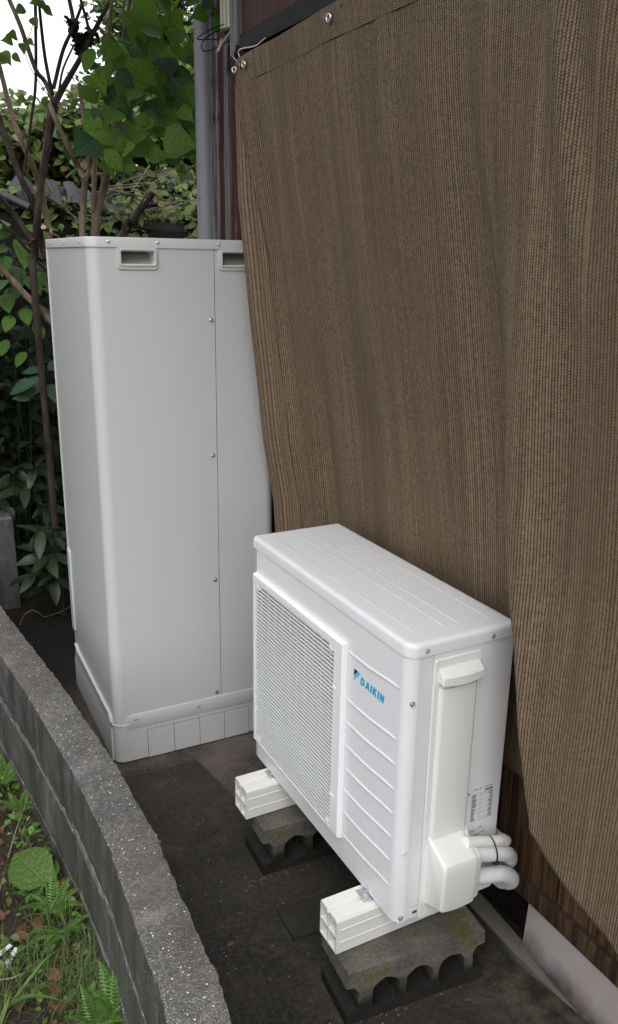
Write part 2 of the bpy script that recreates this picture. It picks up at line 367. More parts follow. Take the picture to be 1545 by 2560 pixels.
def m_soil():
    k = NT('dark_leaf_mould'); v = k.coord('Object')
    n = k.noise(v, 9, 6, 0.7); f = k.noise(v, 70, 5, 0.75)
    c = k.mix(k.ramp(n, [(0.35, 0.0), (0.7, 1.0)]), (0.020, 0.014, 0.011), (0.062, 0.042, 0.033))
    c = k.mix(k.ramp(f, [(0.5, 0.0), (0.75, 0.8)]), c, (0.115, 0.075, 0.055))
    return k.set(c, 0.85, 0, k.bump(f, 0.9, 0.012), 0.3)
M['soil'] = m_soil()
M['shaded_earth'] = m_plain('shaded_earth', (0.012, 0.010, 0.008), 0.95, 0, 0.5, 9, 0.2, 0.5, 60)  # shaded copy of the soil, shade under the trees put into its colour
M['grit'] = m_plain('grit', (0.11, 0.095, 0.08), 0.85, 0, 0.7, 60)
M['tile'] = m_plain('grey_roof_tile', (0.040, 0.042, 0.046), 0.5, 0, 0.45, 14, 0.5, 0.3, 90)
M['plate_roof'] = m_plain('pale_roof_sheet', (0.45, 0.47, 0.5), 0.5)
M['far_wall'] = m_plain('pale_render', (0.5, 0.5, 0.5), 0.8)
M['roofdark'] = m_plain('eave_board', (0.12, 0.08, 0.06), 0.8, 0, 0.3, 8)

# ------------------------------------------------------------------ mesh helpers
def finish(me, angle=38):
    me.shade_smooth(); me.set_sharp_from_angle(angle=R(angle)); return me
def tag(o, label=None, cat=None, group=None, kind=None):
    if label: o['label'] = label
    if cat: o['category'] = cat
    if group: o['group'] = group
    if kind: o['kind'] = kind
    return o
def empty(name, loc, label, cat, group=None, rz=0.0):
    o = bpy.data.objects.new(name, None); C.objects.link(o); o.empty_display_size = 0.1
    o.location = loc; o.rotation_euler = (0, 0, rz)
    return tag(o, label, cat, group)
def obj(name, bm, mat, parent=None, shift=None, angle=38, smooth=True):
    """links a bmesh (or mesh) as one object; shift moves world coordinates into the parent's frame"""
    if isinstance(bm, bpy.types.Mesh): me = bm
    else:
        me = bpy.data.meshes.new(name); bm.normal_update(); bm.to_mesh(me); bm.free()
        if smooth: finish(me, angle)
    if shift is not None: me.transform(Matrix.Translation(-Vector(shift)))
    if not me.materials: me.materials.append(mat)
    o = bpy.data.objects.new(name, me); C.objects.link(o)
    if parent is not None: o.parent = parent
    return o
def children(o): return [c for c in bpy.data.objects if c.parent is o]
def copy_tree(o, parent=None):
    c = o.copy(); C.objects.link(c); c.parent = parent
    for ch in children(o): copy_tree(ch, c)
    return c
B = bmesh.new
def box(bm, x0, x1, y0, y1, z0, z1, r=0.0, seg=2):
    m = Matrix.Translation(((x0+x1)/2, (y0+y1)/2, (z0+z1)/2)) @ Matrix.Diagonal((x1-x0, y1-y0, z1-z0, 1))
    g = bmesh.ops.create_cube(bm, size=1, matrix=m)
    if r > 0:
        es = list({e for v in g['verts'] for e in v.link_edges})
        bmesh.ops.bevel(bm, geom=es, offset=r, segments=seg, affect='EDGES', profile=0.5)
    return bm
def rrect(x0, x1, y0, y1, rad, seg=6):
    """rounded rectangle, counter-clockwise; rad for (x0y0, x1y0, x1y1, x0y1)"""
    P = []
    for (cx, cy, a0, r) in ((x0, y0, 180, rad[0]), (x1, y0, 270, rad[1]), (x1, y1, 0, rad[2]), (x0, y1, 90, rad[3])):
        sx = 1 if cx == x0 else -1; sy = 1 if cy == y0 else -1
        for i in range(seg+1):
            a = R(a0 + 90*i/seg)
            P.append((cx+sx*r+r*math.cos(a), cy+sy*r+r*math.sin(a)))
    return P
def loft(bm, loops, cap0=True, cap1=True, close=True):
    """loops: lists of 3-D points, same count"""
    L = [[bm.verts.new(p) for p in lp] for lp in loops]
    n = len(L[0])
    for a, b in zip(L, L[1:]):
        for i in range(n if close else n-1):
            j = (i+1) % n
            bm.faces.new((a[i], a[j], b[j], b[i]))
    if cap0: bm.faces.new(list(reversed(L[0])))
    if cap1: bm.faces.new(L[-1])
    return L
def rr_loft(bm, x0, x1, y0, y1, rad, levels, seg=6, **kw):
    loops = []
    for z, ins in levels:
        rr = [max(0.0005, r-ins) for r in rad]
        loops.append([(x, y, z) for x, y in rrect(x0+ins, x1-ins, y0+ins, y1-ins, rr, seg)])
    return loft(bm, loops, **kw)
def smooth_path(pts, k=5):
    P = [Vector(p) for p in pts]
    if len(P) < 3 or k < 2: return P
    out = []
    for i in range(len(P)-1):
        a = P[i-1] if i else P[0]*2-P[1]; b, c = P[i], P[i+1]; d = P[i+2] if i+2 < len(P) else P[-1]*2-P[-2]
        for j in range(k):
            t = j/k
            out.append(0.5*((2*b)+(c-a)*t+(2*a-5*b+4*c-d)*t*t+(-a+3*b-3*c+d)*t**3))
    out.append(P[-1]); return out
def tube(bm, pts, rad, seg=8, k=4, cap=True, wob=0.0):
    P = smooth_path(pts, k); n = len(P)
    rr = [rad]*n if isinstance(rad, (int, float)) else [float(np.interp(i/(n-1), np.linspace(0, 1, len(rad)), rad)) for i in range(n)]
    T = [(P[min(i+1, n-1)]-P[max(i-1, 0)]).normalized() for i in range(n)]
    nrm = T[0].orthogonal().normalized(); loops = []
    for i in range(n):
        nrm = (nrm - T[i]*nrm.dot(T[i])).normalized(); bi = T[i].cross(nrm)
        loops.append([P[i]+(nrm*math.cos(2*math.pi*j/seg)+bi*math.sin(2*math.pi*j/seg))*rr[i]*(1+wob*(random.random()-0.5)) for j in range(seg)])
    loft(bm, loops, cap, cap); return bm
def lathe(bm, prof, seg=14, axis='Z', loc=(0, 0, 0)):
    loops = []
    for r, h in prof:
        lp = []
        for j in range(seg):
            a = 2*math.pi*j/seg; x, y = r*math.cos(a), r*math.sin(a)
            p = (x, y, h) if axis == 'Z' else ((x, -h, y) if axis == '-Y' else (-h, -x, y))
            lp.append(Vector(p)+Vector(loc))
        loops.append(lp)
    loft(bm, loops); return bm
def prism(bm, poly, h0, h1, frame):
    """polygon (a, b) between heights h0, h1; frame maps (a, b, h) to a point"""
    loft(bm, [[frame(a, b, h0) for a, b in poly], [frame(a, b, h1) for a, b in poly]]); return bm
def frame_quad(bm, xs, zs, hole, y):
    """flat panel in the x-z plane at y (facing -y) with one rectangular hole (x0,x1,z0,z1)"""
    X = sorted({xs[0], xs[1], hole[0], hole[1]}); Z = sorted({zs[0], zs[1], hole[2], hole[3]})
    V = {(i, j): bm.verts.new((x, y, z)) for i, x in enumerate(X) for j, z in enumerate(Z)}
    for i in range(len(X)-1):
        for j in range(len(Z)-1):
            if X[i] >= hole[0]-1e-6 and X[i+1] <= hole[1]+1e-6 and Z[j] >= hole[2]-1e-6 and Z[j+1] <= hole[3]+1e-6: continue
            bm.faces.new((V[i, j], V[i+1, j], V[i+1, j+1], V[i, j+1]))
    return bm

SCREW = {}
def screw_mesh(axis, r=0.0055):
    key = (axis, r)
    if key not in SCREW:
        bm = B(); lathe(bm, [(r*1.25, 0), (r*1.25, 0.0012), (r, 0.0016), (r*0.92, 0.0034), (r*0.45, 0.0046), (r*0.25, 0.0040)], 12, axis)
        me = bpy.data.meshes.new('screw'); bm.normal_update(); bm.to_mesh(me); bm.free(); finish(me, 30)
        me.materials.append(M['zinc']); SCREW[key] = me
    return SCREW[key]
def screw(parent, loc, axis='-Y', r=0.0055):
    o = bpy.data.objects.new('screw', screw_mesh(axis, r)); C.objects.link(o); o.parent = parent; o.location = loc; return o

# letters as polygons in a unit box (heavy slanted capitals); I is separate from the others by width
LET = {
 'D': (0.86, [[(0, 0), (0.42, 0), (0.66, 0.08), (0.80, 0.28), (0.82, 0.55), (0.76, 0.82), (0.58, 0.96), (0.36, 1), (0, 1)]], [[(0.24, 0.2), (0.24, 0.8), (0.36, 0.8), (0.50, 0.74), (0.56, 0.55), (0.53, 0.34), (0.40, 0.2)]]),
}
def letter_polys(ch):
    """list of simple polygons making the capital"""
    if ch == 'D':
        o = [(0, 0), (0.42, 0), (0.68, 0.10), (0.82, 0.35), (0.82, 0.65), (0.68, 0.90), (0.42, 1), (0, 1)]
        i = [(0.26, 0.2), (0.38, 0.2), (0.51, 0.27), (0.56, 0.42), (0.56, 0.58), (0.51, 0.73), (0.38, 0.8), (0.26, 0.8)]
        out = []
        for a in range(8):
            b = (a+1) % 8; out.append([o[a], o[b], i[b], i[a]])
        return 0.94, out
    if ch == 'A':
        return 1.0, [[(0, 0), (0.26, 0), (0.36, 0.28), (0.52, 0.72), (0.52, 1), (0.36, 1)],
                     [(0.52, 0.72), (0.62, 0.42), (0.64, 0), (0.92, 0), (0.66, 1), (0.52, 1)],
                     [(0.33, 0.2), (0.66, 0.2), (0.62, 0.4), (0.40, 0.4)]]
    if ch == 'I': return 0.40, [[(0, 0), (0.27, 0), (0.27, 1), (0, 1)]]
    if ch == 'K':
        return 0.94, [[(0, 0), (0.26, 0), (0.26, 1), (0, 1)],
                      [(0.26, 0.42), (0.40, 0.56), (0.82, 1), (0.50, 1), (0.26, 0.72)],
                      [(0.30, 0.46), (0.58, 0), (0.90, 0), (0.48, 0.64)]]
    if ch == 'N':
        return 0.96, [[(0, 0), (0.25, 0), (0.25, 1), (0, 1)], [(0.57, 0), (0.82, 0), (0.82, 1), (0.57, 1)],
                      [(0.25, 1), (0.25, 0.62), (0.57, 0), (0.57, 0.38)]]
def word(text, h, frame, t, slant=0.12, gap=0.0):
    """one bmesh per letter of the word; frame maps (along, up, out)"""
    out = []; x = 0
    for ch in text:
        wd, polys = letter_polys(ch); bm = B()
        for i, pl in enumerate(polys):
            q = [((x+a*0.95+slant*b)*h, b*h) for a, b in pl]
            prism(bm, q, 0.0, t+0.00003*i, frame)
        bmesh.ops.recalc_face_normals(bm, faces=bm.faces)
        out.append(bm); x += wd+gap
    return out

# ------------------------------------------------------------------ ground, path, soil
def sheet(name, poly, z, mat, kind='structure', sub=0):
    bm = B(); bm.faces.new([bm.verts.new((x, y, z)) for x, y in poly])
    o = obj(name, bm, mat, smooth=False); tag(o, kind=kind); return o
sheet('ground', [(-120, -120), (160, -120), (160, 160), (-120, 160)], -0.10, M['soil'])
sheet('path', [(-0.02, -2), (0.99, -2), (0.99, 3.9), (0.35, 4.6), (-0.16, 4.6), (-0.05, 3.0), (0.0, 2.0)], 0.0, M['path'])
# flat paver let into the path
def paver(name, q, h, label):
    o = empty(name, (q[0][0], q[0][1], 0), label, 'paver')
    bm = B(); loft(bm, [[(x, y, -0.01) for x, y in q], [(x, y, h-0.004) for x, y in q],
                        [(x+(sum(a for a, _ in q)/len(q)-x)*0.03, y+(sum(b for _, b in q)/len(q)-y)*0.03, h) for x, y in q]])
    obj('slab', bm, M['paver'], o, o.location, smooth=False); return o
paver('paver', [(0.405, 1.556), (0.80, 1.52), (0.81, 1.645), (0.41, 1.678)], 0.013, 'dark flat paver lying in the path behind the nearer concrete block')

# garden soil on the far side of the wall, gently uneven
HW = 0.45                                             # height of the wall top
YI = [0.30, 0.70, 1.022, 1.256, 1.552, 1.835, 2.344, 2.491, 3.213, 3.7, 4.0]
XI = [-0.115, -0.045, 0.009, 0.035, 0.047, 0.044, 0.012, -0.006, -0.080, -0.150, -0.20]
YS = np.linspace(0.30, 4.0, 200); kern = np.hanning(31); kern /= kern.sum()
XS = np.convolve(np.pad(np.interp(YS, YI, XI), 15, mode='reflect', reflect_type='odd'), kern, 'valid')
def wall_in(y): return float(np.interp(y, YS, XS))    # inner edge of the wall top, house side
WT = 0.120
def soil_z(x, y):
    return -0.015 + 0.035*noise.noise((x*2.2, y*2.2, 3.1)) + 0.02*noise.noise((x*7, y*7, 1.0)) - 0.10*max(0, -x-0.5)
def grid_sheet(name, x0, x1, y0, y1, nx, ny, fz, mat):
    bm = B(); V = [[bm.verts.new((x0+(x1-x0)*i/nx, y0+(y1-y0)*j/ny, 0)) for j in range(ny+1)] for i in range(nx+1)]
    for col in V:
        for v in col: v.co.z = fz(v.co.x, v.co.y)
    for i in range(nx):
        for j in range(ny): bm.faces.new((V[i][j], V[i+1][j], V[i+1][j+1], V[i][j+1]))
    return tag(obj(name, bm, mat), kind='structure')
grid_sheet('garden_soil', -3.2, 0.0, 0.0, 5.0, 60, 90, lambda x, y: soil_z(x, y) if x < wall_in(max(0.3, min(4, y)))-0.02 else -0.05, M['soil'])

# ------------------------------------------------------------------ low block wall, every block its own part
wallo = empty('garden_wall', (wall_in(2.0)-WT/2, 2.0, 0), 'low curved garden wall of damp speckled concrete blocks beside the path', 'wall')
def rough_block(p, q, z0, z1, t, jit):
    """block between plan points p and q (inner face line), thickness t to the left, edges chipped"""
    p, q = Vector(p), Vector(q); d = (q-p).normalized(); nl = Vector((-d.y, d.x)); L = (q-p).length
    nx, nyy, nz = 24, 6, 6; e = 0.0045; bm = B()
    def pt(a, b, c):
        P = p + d*(a*L) + nl*(b*t); z = z0+(z1-z0)*c
        on = sum((min(b, 1-b)*t < 0.004, min(c, 1-c)*(z1-z0) < 0.004))
        v = Vector((P.x, P.y, z))
        if on >= 2:
            cen = Vector((*(p+d*L/2+nl*t/2), (z0+z1)/2)); dr = Vector((d.x*(L/2*(2*a-1)), d.y*(L/2*(2*a-1)), 0))
            inw = Vector((nl.x*(0.5-b)*2, nl.y*(0.5-b)*2, (0.5-c)*2))
            v += inw*(e*(0.45+0.9*max(0, noise.noise(v*38)+0.15)+0.5*random.random()))
        else:
            v += Vector((nl.x, nl.y, 0.6))*0.0016*noise.noise(v*55)
        return v
    def face(fn, na, nb):
        V = [[bm.verts.new(fn(i/na, j/nb)) for j in range(nb+1)] for i in range(na+1)]
        for i in range(na):
            for j in range(nb): bm.faces.new((V[i][j], V[i+1][j], V[i+1][j+1], V[i][j+1]))
    cc = {}
    def P(a, b, c):
        key = (round(a, 4), round(b, 4), round(c, 4))
        if key not in cc: cc[key] = pt(a, b, c)
        return cc[key]
    face(lambda a, b: P(a, b, 1), nx, nyy); face(lambda a, b: P(a, b, 0), nx, nyy)
    face(lambda a, c: P(a, 0, c), nx, nz); face(lambda a, c: P(a, 1, c), nx, nz)
    face(lambda b, c: P(0, b, c), nyy, nz); face(lambda b, c: P(1, b, c), nyy, nz)
    bmesh.ops.remove_doubles(bm, verts=bm.verts, dist=1e-5); bmesh.ops.recalc_face_normals(bm, faces=bm.faces)
    return bm
YJ = [0.37, 0.775, 1.17, 1.56, 1.965, 2.37, 2.77, 3.16, 3.55, 3.93]
for i in range(len(YJ)-1):
    ya, yb = YJ[i]+0.0006, YJ[i+1]-0.0006
    jx = 0.003+random.uniform(-0.0025, 0.0025); jz = random.uniform(-0.0008, 0.0008)
    for z0, z1 in ((0.246, HW+jz), (0.042, 0.2415), (-0.16, 0.0375)):
        k = random.uniform(-0.0015, 0.0015) + (0.0 if z0 > 0.2 else -0.0035)
        bm = rough_block((wall_in(ya)+jx+k, ya), (wall_in(yb)+jx+k, yb), z0, z1, WT, 0.002)
        obj('block', bm, M['wall'], wallo, wallo.location, 50)
# mortar in the joints (one recessed core with lime runs)
bm = B()
loops = []
for y in YJ:
    x = wall_in(y)+0.003; loops.append([(x-0.014, y, -0.15), (x-0.014, y, HW-0.010), (x-WT+0.012, y, HW-0.010), (x-WT+0.012, y, 0.27), (x-WT+0.0022, y, 0.255), (x-WT+0.0022, y, -0.15)])
loft(bm, loops)
for y in YJ[1:-1]:                                       # lime runs down the upright joints
    x = wall_in(y)-WT+0.003; L = []; dy = wall_in(y+0.05)-wall_in(y-0.05); tv = Vector((dy, 0.1, 0)).normalized()
    for i, z in enumerate(np.linspace(0.40, -0.05, 14)):
        w0, w1 = random.uniform(0.001, 0.008)*(0.4+i/14), random.uniform(0.001, 0.009)*(0.4+i/14); p = Vector((x, y, z))
        o_ = 0.0008 if i not in (0, 13) else -0.002
        L.append([p-tv*w0+Vector((0.004, 0, 0)), p-tv*w0+Vector((-o_, 0, 0)), p+tv*w1+Vector((-o_, 0, 0)), p+tv*w1+Vector((0.004, 0, 0))])
    loft(bm, L)
bmesh.ops.recalc_face_normals(bm, faces=bm.faces)
obj('mortar', bm, M['mortar'], wallo, wallo.location, smooth=False)
# square concrete post that ends the wall
P0 = at(44, 1500, 4.25); P1 = at(44, 1290, 4.25)
po = empty('concrete_post', (P0.x-0.07, 4.30, 0), 'short grey stained concrete post standing beyond the far end of the garden wall', 'post')
bm = B(); box(bm, P0.x-0.16, P0.x+0.012, 4.22, 4.40, -0.05, P1.z, 0.012, 2); obj('shaft', bm, M['wall'], po, po.location)

# ------------------------------------------------------------------ house wall
WX = 0.93; KX0, KX1, KZ = 0.885, 0.945, 0.042
ho = empty('house', (1.0, 1.5, 0), 'old timber house wall with peeling dark red boards behind the brown net', 'house')
hl = ho.location
def hpart(name, bm, mat, parent=None, **kw): return obj(name, bm, mat, parent or ho, hl, **kw)
bm = B(); fp = [(-3.0, 0.0), (1.243, 0.0)]
loft(bm, [[(WX+0.002, -3, -0.02), (WX+0.014, -3, 0.178), (1.12, -3, 0.178), (1.12, -3, -0.02)],
          [(WX+0.002, 1.243, -0.02), (WX+0.014, 1.243, 0.178), (1.12, 1.243, 0.178), (1.12, 1.243, -0.02)]])
bmesh.ops.recalc_face_normals(bm, faces=bm.faces)
hpart('foundation', bm, M['plaster'])
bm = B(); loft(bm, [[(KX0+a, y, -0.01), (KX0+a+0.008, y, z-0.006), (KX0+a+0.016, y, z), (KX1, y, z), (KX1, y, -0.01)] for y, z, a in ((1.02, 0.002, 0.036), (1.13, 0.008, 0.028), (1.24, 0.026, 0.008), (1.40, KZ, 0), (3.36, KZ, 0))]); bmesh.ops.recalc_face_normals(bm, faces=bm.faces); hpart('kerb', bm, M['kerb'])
bm = B(); box(bm, 1.10, 1.12, 1.246, 3.36, -0.02, 0.186); hpart('crawl_shade_board', bm, M['crawl_shade'])  # dark board added in place of the shade in the crawl space opening
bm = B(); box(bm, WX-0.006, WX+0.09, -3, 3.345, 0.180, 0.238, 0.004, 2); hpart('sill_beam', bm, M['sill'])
ys = [-0.2]
while ys[-1] < 3.0: ys.append(ys[-1]+random.uniform(0.135, 0.19))
ys[-1] = 3.05
for a, b in zip(ys, ys[1:]):
    k = random.uniform(-0.003, 0.003); bm = B()
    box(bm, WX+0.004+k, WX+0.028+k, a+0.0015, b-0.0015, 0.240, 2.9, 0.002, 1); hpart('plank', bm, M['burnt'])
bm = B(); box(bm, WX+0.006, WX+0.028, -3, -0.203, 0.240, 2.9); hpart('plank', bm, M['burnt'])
for a, b, m, k in ((3.053, 3.196, 'red', 0.0), (3.199, 3.246, 'greyw', -0.008), (3.249, 3.322, 'red', 0.002), (3.325, 3.345, 'greyw', -0.004)):
    bm = B(); box(bm, WX+0.002+k, WX+0.03, a, b, 0.240, 3.1, 0.003, 1)
    o = hpart('weatherboard', bm, M[m])
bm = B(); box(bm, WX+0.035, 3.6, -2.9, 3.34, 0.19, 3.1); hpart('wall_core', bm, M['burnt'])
# shutter box standing off the wall, metal flashing along its foot
sb = bpy.data.objects.new('shutter_box', None); C.objects.link(sb); sb.parent = ho
bx = B(); box(bx, 0.720, 0.925, -1.5, 2.56, 2.39, 3.1, 0.002, 1); hpart('box_body', bx, M['redp'], sb)
yb_ = [-1.5, -1.0, -0.5, -0.02, 0.44, 0.91, 1.36, 1.80, 2.18, 2.56]
for a, b in zip(yb_, yb_[1:]):
    bm = B(); box(bm, 0.706, 0.7195, a+0.001, b-0.001, 2.442, 3.1, 0.002, 1); hpart('panel_board', bm, M['redp'], sb)
bm = B(); box(bm, 0.692, 0.925, 2.562, 2.625, 2.385, 3.1, 0.003, 1); hpart('corner_trim', bm, M['greyw'], sb)
bm = B(); loft(bm, [[(0.700, y, 2.440), (0.694, y, 2.396), (0.678, y, 2.391), (0.678, y, 2.380), (0.72, y, 2.380), (0.7195, y, 2.440)] for y in (-1.5, 2.56)])
bmesh.ops.recalc_face_normals(bm, faces=bm.faces); hpart('flashing', bm, M['flashing'], sb)
bm = B(); loft(bm, [[(0.10, y, 3.05), (0.10, y, 3.13), (3.6, y, 4.3), (3.6, y, 4.2)] for y in (-3.2, 3.9)])
bmesh.ops.recalc_face_normals(bm, faces=bm.faces); hpart('roof', bm, M['roofdark'])

# downpipe on the far corner
dpc = at(512, 300, 3.42)
dp = empty('downpipe', (dpc.x, 3.42, 0), 'grey plastic downpipe running down the far corner of the house', 'downpipe')
bm = B(); tube(bm, [(dpc.x, 3.42, 0.0), (dpc.x, 3.42, 3.3)], 0.0385, 20, 1); obj('pipe', bm, M['downpipe'], dp, dp.location)
bm = B(); box(bm, WX-0.014, WX+0.05, 3.347, 3.375, 0.2, 3.2); obj('backing_strip', bm, M['greyw'], dp, dp.location)
# cream conduit cover with a corrugated profile, and loose cables under it
q0, q1 = at(551, 72, 3.20), at(579, 72, 3.15)
cc = empty('conduit_cover', ((q0.x+q1.x)/2, 3.18, q0.z), 'cream plastic conduit cover ending high on the red boards', 'conduit')
prof = []
for i in range(13):
    t = i/12; x = q0.x+(q1.x-q0.x)*t; y = 3.20-0.05*t
    o_ = 0.004*(1 if i % 4 in (1, 2) else 0)
    prof.append((x-o_*0.6, y-o_))
back = [(prof[-1][0]+0.01, prof[-1][1]+0.05), (prof[0][0]+0.02, prof[0][1]+0.05)]
bm = B(); loft(bm, [[(x, y, z) for x, y in prof+back] for z in (q0.z, q0.z+0.6)]); bmesh.ops.recalc_face_normals(bm, faces=bm.faces)
obj('cover', bm, M['conduit'], cc, cc.location)
cb = empty('loose_cable', at(560, 90, 3.16), 'loose black cables looping out over the downpipe under the conduit cover', 'cable')
for pts, r in (([(585, 68), (555, 95), (525, 98), (493, 97), (520, 78), (560, 60)], 0.0022), ([(575, 100), (540, 120), (512, 128), (503, 115), (515, 95), (545, 75)], 0.0022),
               ([(590, 72), (578, 80), (560, 82)], 0.007)):
    bm = B(); tube(bm, [at(x, y, 3.12+0.02*math.sin(i)) for i, (x, y) in enumerate(pts)], r, 6, 6); obj('cable', bm, M['black_plastic'], cb, cb.location)
wc = empty('white_cable', at(560, 110, 3.14), 'bent white cable end tied below the cream conduit cover', 'cable')
bm = B(); tube(bm, [at(590, 68, 3.14), at(575, 82, 3.12), at(553, 112, 3.1), at(546, 127, 3.1), at(548, 118, 3.12), at(555, 95, 3.14)], 0.0045, 7, 6); obj('cable', bm, M['conduit'], wc, wc.location)

# ------------------------------------------------------------------ brown shade net
EZ = [0.45, 0.851, 0.971, 1.189, 1.395, 1.591, 1.79, 1.957, 2.239, 2.331, 2.40]
EX = [0.815, 0.786, 0.777, 0.738, 0.716, 0.691, 0.671, 0.652, 0.646, 0.646, 0.650]
FZ = [0.45, 0.62, 0.673, 0.806, 1.024, 1.27, 1.75, 2.01, 2.4]
FY = [1.035, 1.045, 1.06, 1.09, 1.125, 1.19, 1.262, 1.305, 1.33]
def net_pt(s, z):
    """s = place along the house (m), z = height; returns x, y of the hanging cloth"""
    e = float(np.interp(z, EZ, EX))
    d = (2.40-z)
    tuckx = 0.664 + 0.008*sstep(d/0.15) + 0.228*sstep(d/1.8)**0.8 + 0.012*math.sin(s*9+z*1.1)*min(1, d) + 0.006*math.sin(s*21-z*2)*min(1, d*1.2)
    tuckx = min(tuckx, 0.900)
    # free hanging near part, with soft folds and a belly low down
    freex = 0.664 - 0.010*sstep(d/0.15) + 0.061*sstep((d-0.2)/1.1) - 0.012*sstep((1.1-z)/0.5)
    freex += 0.018*math.sin((s-0.15*d)*11+0.6)*min(1, d*1.5+0.15) + 0.010*math.sin(s*23+1.2+z)*min(1, d)
    for c0, sl, am, z0 in ((1.16, 0.22, 0.016, 1.55), (1.05, 0.16, 0.013, 1.75), (1.42, -0.05, 0.008, 1.2)):
        freex -= am*math.exp(-((s-c0+sl*d)/0.035)**2)*sstep(d/0.12)*sstep((z-z0)/0.45)
    c = float(np.interp(z, FZ, FY))
    wdt = 0.10
    t = sstep((s-c)/wdt)
    x = freex*(1-t) + tuckx*t
    # long crease where the tucked cloth meets the loose cloth
    x += 0.010*math.exp(-((s-c-0.01)/0.022)**2)*sstep(d/0.5)*sstep((z-1.0)/0.4)
    # gathered edge at the far end
    g = sstep((s-2.20)/0.20)
    main = e+0.055*sstep(d/0.5)
    x = x*(1-g) + main*g
    h = sstep((s-2.395)/0.062)
    x = x - 0.055*sstep(d/0.5)*h
    x += 0.010*math.sin((s-2.2)*55)*g*sstep(d/0.4)*(1-h)
    y = s
    return x, y
def net_bottom(s):
    return float(np.interp(s, [0.4, 0.6, 0.77, 0.85, 0.9, 0.96, 1.03, 1.09, 1.15, 1.25, 1.4, 2.47], [0.49, 0.50, 0.508, 0.512, 0.530, 0.568, 0.596, 0.605, 0.585, 0.545, 0.53, 0.53])) + 0.004*math.sin(s*24)
net = empty('shade_net', (0.7, 1.2, 0.5), 'large brown ribbed shade net hung over the house wall behind the heat pump', 'shade net')
def ZTOP(s): return float(np.interp(s, [-0.9, 1.2, 1.95, 2.2, 2.47], [2.372, 2.372, 2.370, 2.360, 2.343]))
bm = B(); uvl = bm.loops.layers.uv.new('UVMap')
NS, NZ = 420, 170
sarr = np.concatenate([np.linspace(-0.9, 0.6, 60)[:-1], np.linspace(0.6, 1.5, 190)[:-1], np.linspace(1.5, 2.15, 70)[:-1], np.linspace(2.15, 2.47, 110)])
V = []; UV = []
for s in sarr:
    zb = net_bottom(s); ztop = ZTOP(s); col = []; uu = []
    for j in range(NZ+1):
        t = j/NZ; z = ztop+(zb-ztop)*t
        x, y = net_pt(float(s), z)
        x += 0.0035*noise.noise((s*14, z*3.0, 0.3)) + 0.0025*noise.noise((s*5, z*9, 5.3))
        col.append(bm.verts.new((x, y, z))); uu.append(z)
    V.append(col); UV.append(uu)
# cloth coordinate u from arc length at mid height
ua = [0.0]
for a, b in zip(V, V[1:]): ua.append(ua[-1]+(0.5*((a[60].co-b[60].co).xy.length)+0.5*(a[5].co-b[5].co).xy.length))
for i in range(len(V)-1):
    for j in range(NZ):
        f = bm.faces.new((V[i][j], V[i][j+1], V[i+1][j+1], V[i+1][j]))
        for lp, (a, b) in zip(f.loops, ((i, j), (i, j+1), (i+1, j+1), (i+1, j))): lp[uvl].uv = (ua[a], UV[a][b])
cl = obj('cloth', bm, M['net'], net, net.location, 180)
sm = cl.modifiers.new('thickness', 'SOLIDIFY'); sm.thickness = 0.0025; sm.offset = 0
# flap turned back to the post at the far end
bm = B(); uvl = bm.loops.layers.uv.new('UVMap'); V = []
for i in range(9):
    t = i/8; col = []
    for j in range(41):
        z = 2.39-(2.39-0.55)*j/40; x, y = net_pt(2.47, z)
        col.append(bm.verts.new((x-0.002+0.012*math.sin(t*3.1)+t*0.10, y+0.003+0.05*t+0.012*math.sin(t*5), z)))
    V.append(col)
for i in range(8):
    for j in range(40):
        f = bm.faces.new((V[i][j], V[i][j+1], V[i+1][j+1], V[i+1][j]))
        for lp, (a, b) in zip(f.loops, ((i, j), (i, j+1), (i+1, j+1), (i+1, j))): lp[uvl].uv = (3+a*0.014, 2.4-1.84*b/40)
fl = obj('side_flap', bm, M['net'], net, net.location, 180)
# hem band along the top, doubled cloth
bm = B(); uvl = bm.loops.layers.uv.new('UVMap'); V = []
for s in np.linspace(-0.9, 2.455, 150):
    col = []
    for dz in (-0.004, 0.018, 0.044, 0.068):
        z = ZTOP(s)-dz; x, y = net_pt(float(s), z); col.append(bm.verts.new((x-0.0030-0.0010*noise.noise((s*9, z, 2)), y, z)))
    V.append(col)
for i in range(len(V)-1):
    for j in range(3):
        f = bm.faces.new((V[i][j], V[i][j+1], V[i+1][j+1], V[i+1][j]))
        for lp, (a, b) in zip(f.loops, ((i, j), (i, j+1), (i+1, j+1), (i+1, j))): lp[uvl].uv = (float(np.interp(-0.9+3.355*a/149, sarr, ua)), 9+b*0.023)
hb = obj('hem', bm, M['net'], net, net.location, 180)
# selvedge: heavier ribs along the far edge
bm = B(); uvl = bm.loops.layers.uv.new('UVMap'); V = []; U_ = []
for i in range(11):
    col = []; uu = []
    for j in range(61):
        z = 2.28-(2.28-0.535)*j/60; wd = float(np.interp(z, [0.5, 1.2, 1.8, 2.28], [0.105, 0.095, 0.080, 0.012])); s_ = 2.473-wd*i/10
        x, y = net_pt(min(s_, 2.47), z); col.append(bm.verts.new((x-0.003, s_-0.003, z))); uu.append(11+wd*i/10*0.80)
    V.append(col); U_.append(uu)
for i in range(10):
    for j in range(60):
        f = bm.faces.new((V[i][j], V[i][j+1], V[i+1][j+1], V[i+1][j]))
        for lp, (a, b) in zip(f.loops, ((i, j), (i, j+1), (i+1, j+1), (i+1, j))): lp[uvl].uv = (U_[a][b], 2.4-1.75*b/60)
obj('selvedge', bm, M['net_edge'], net, net.location, 180)
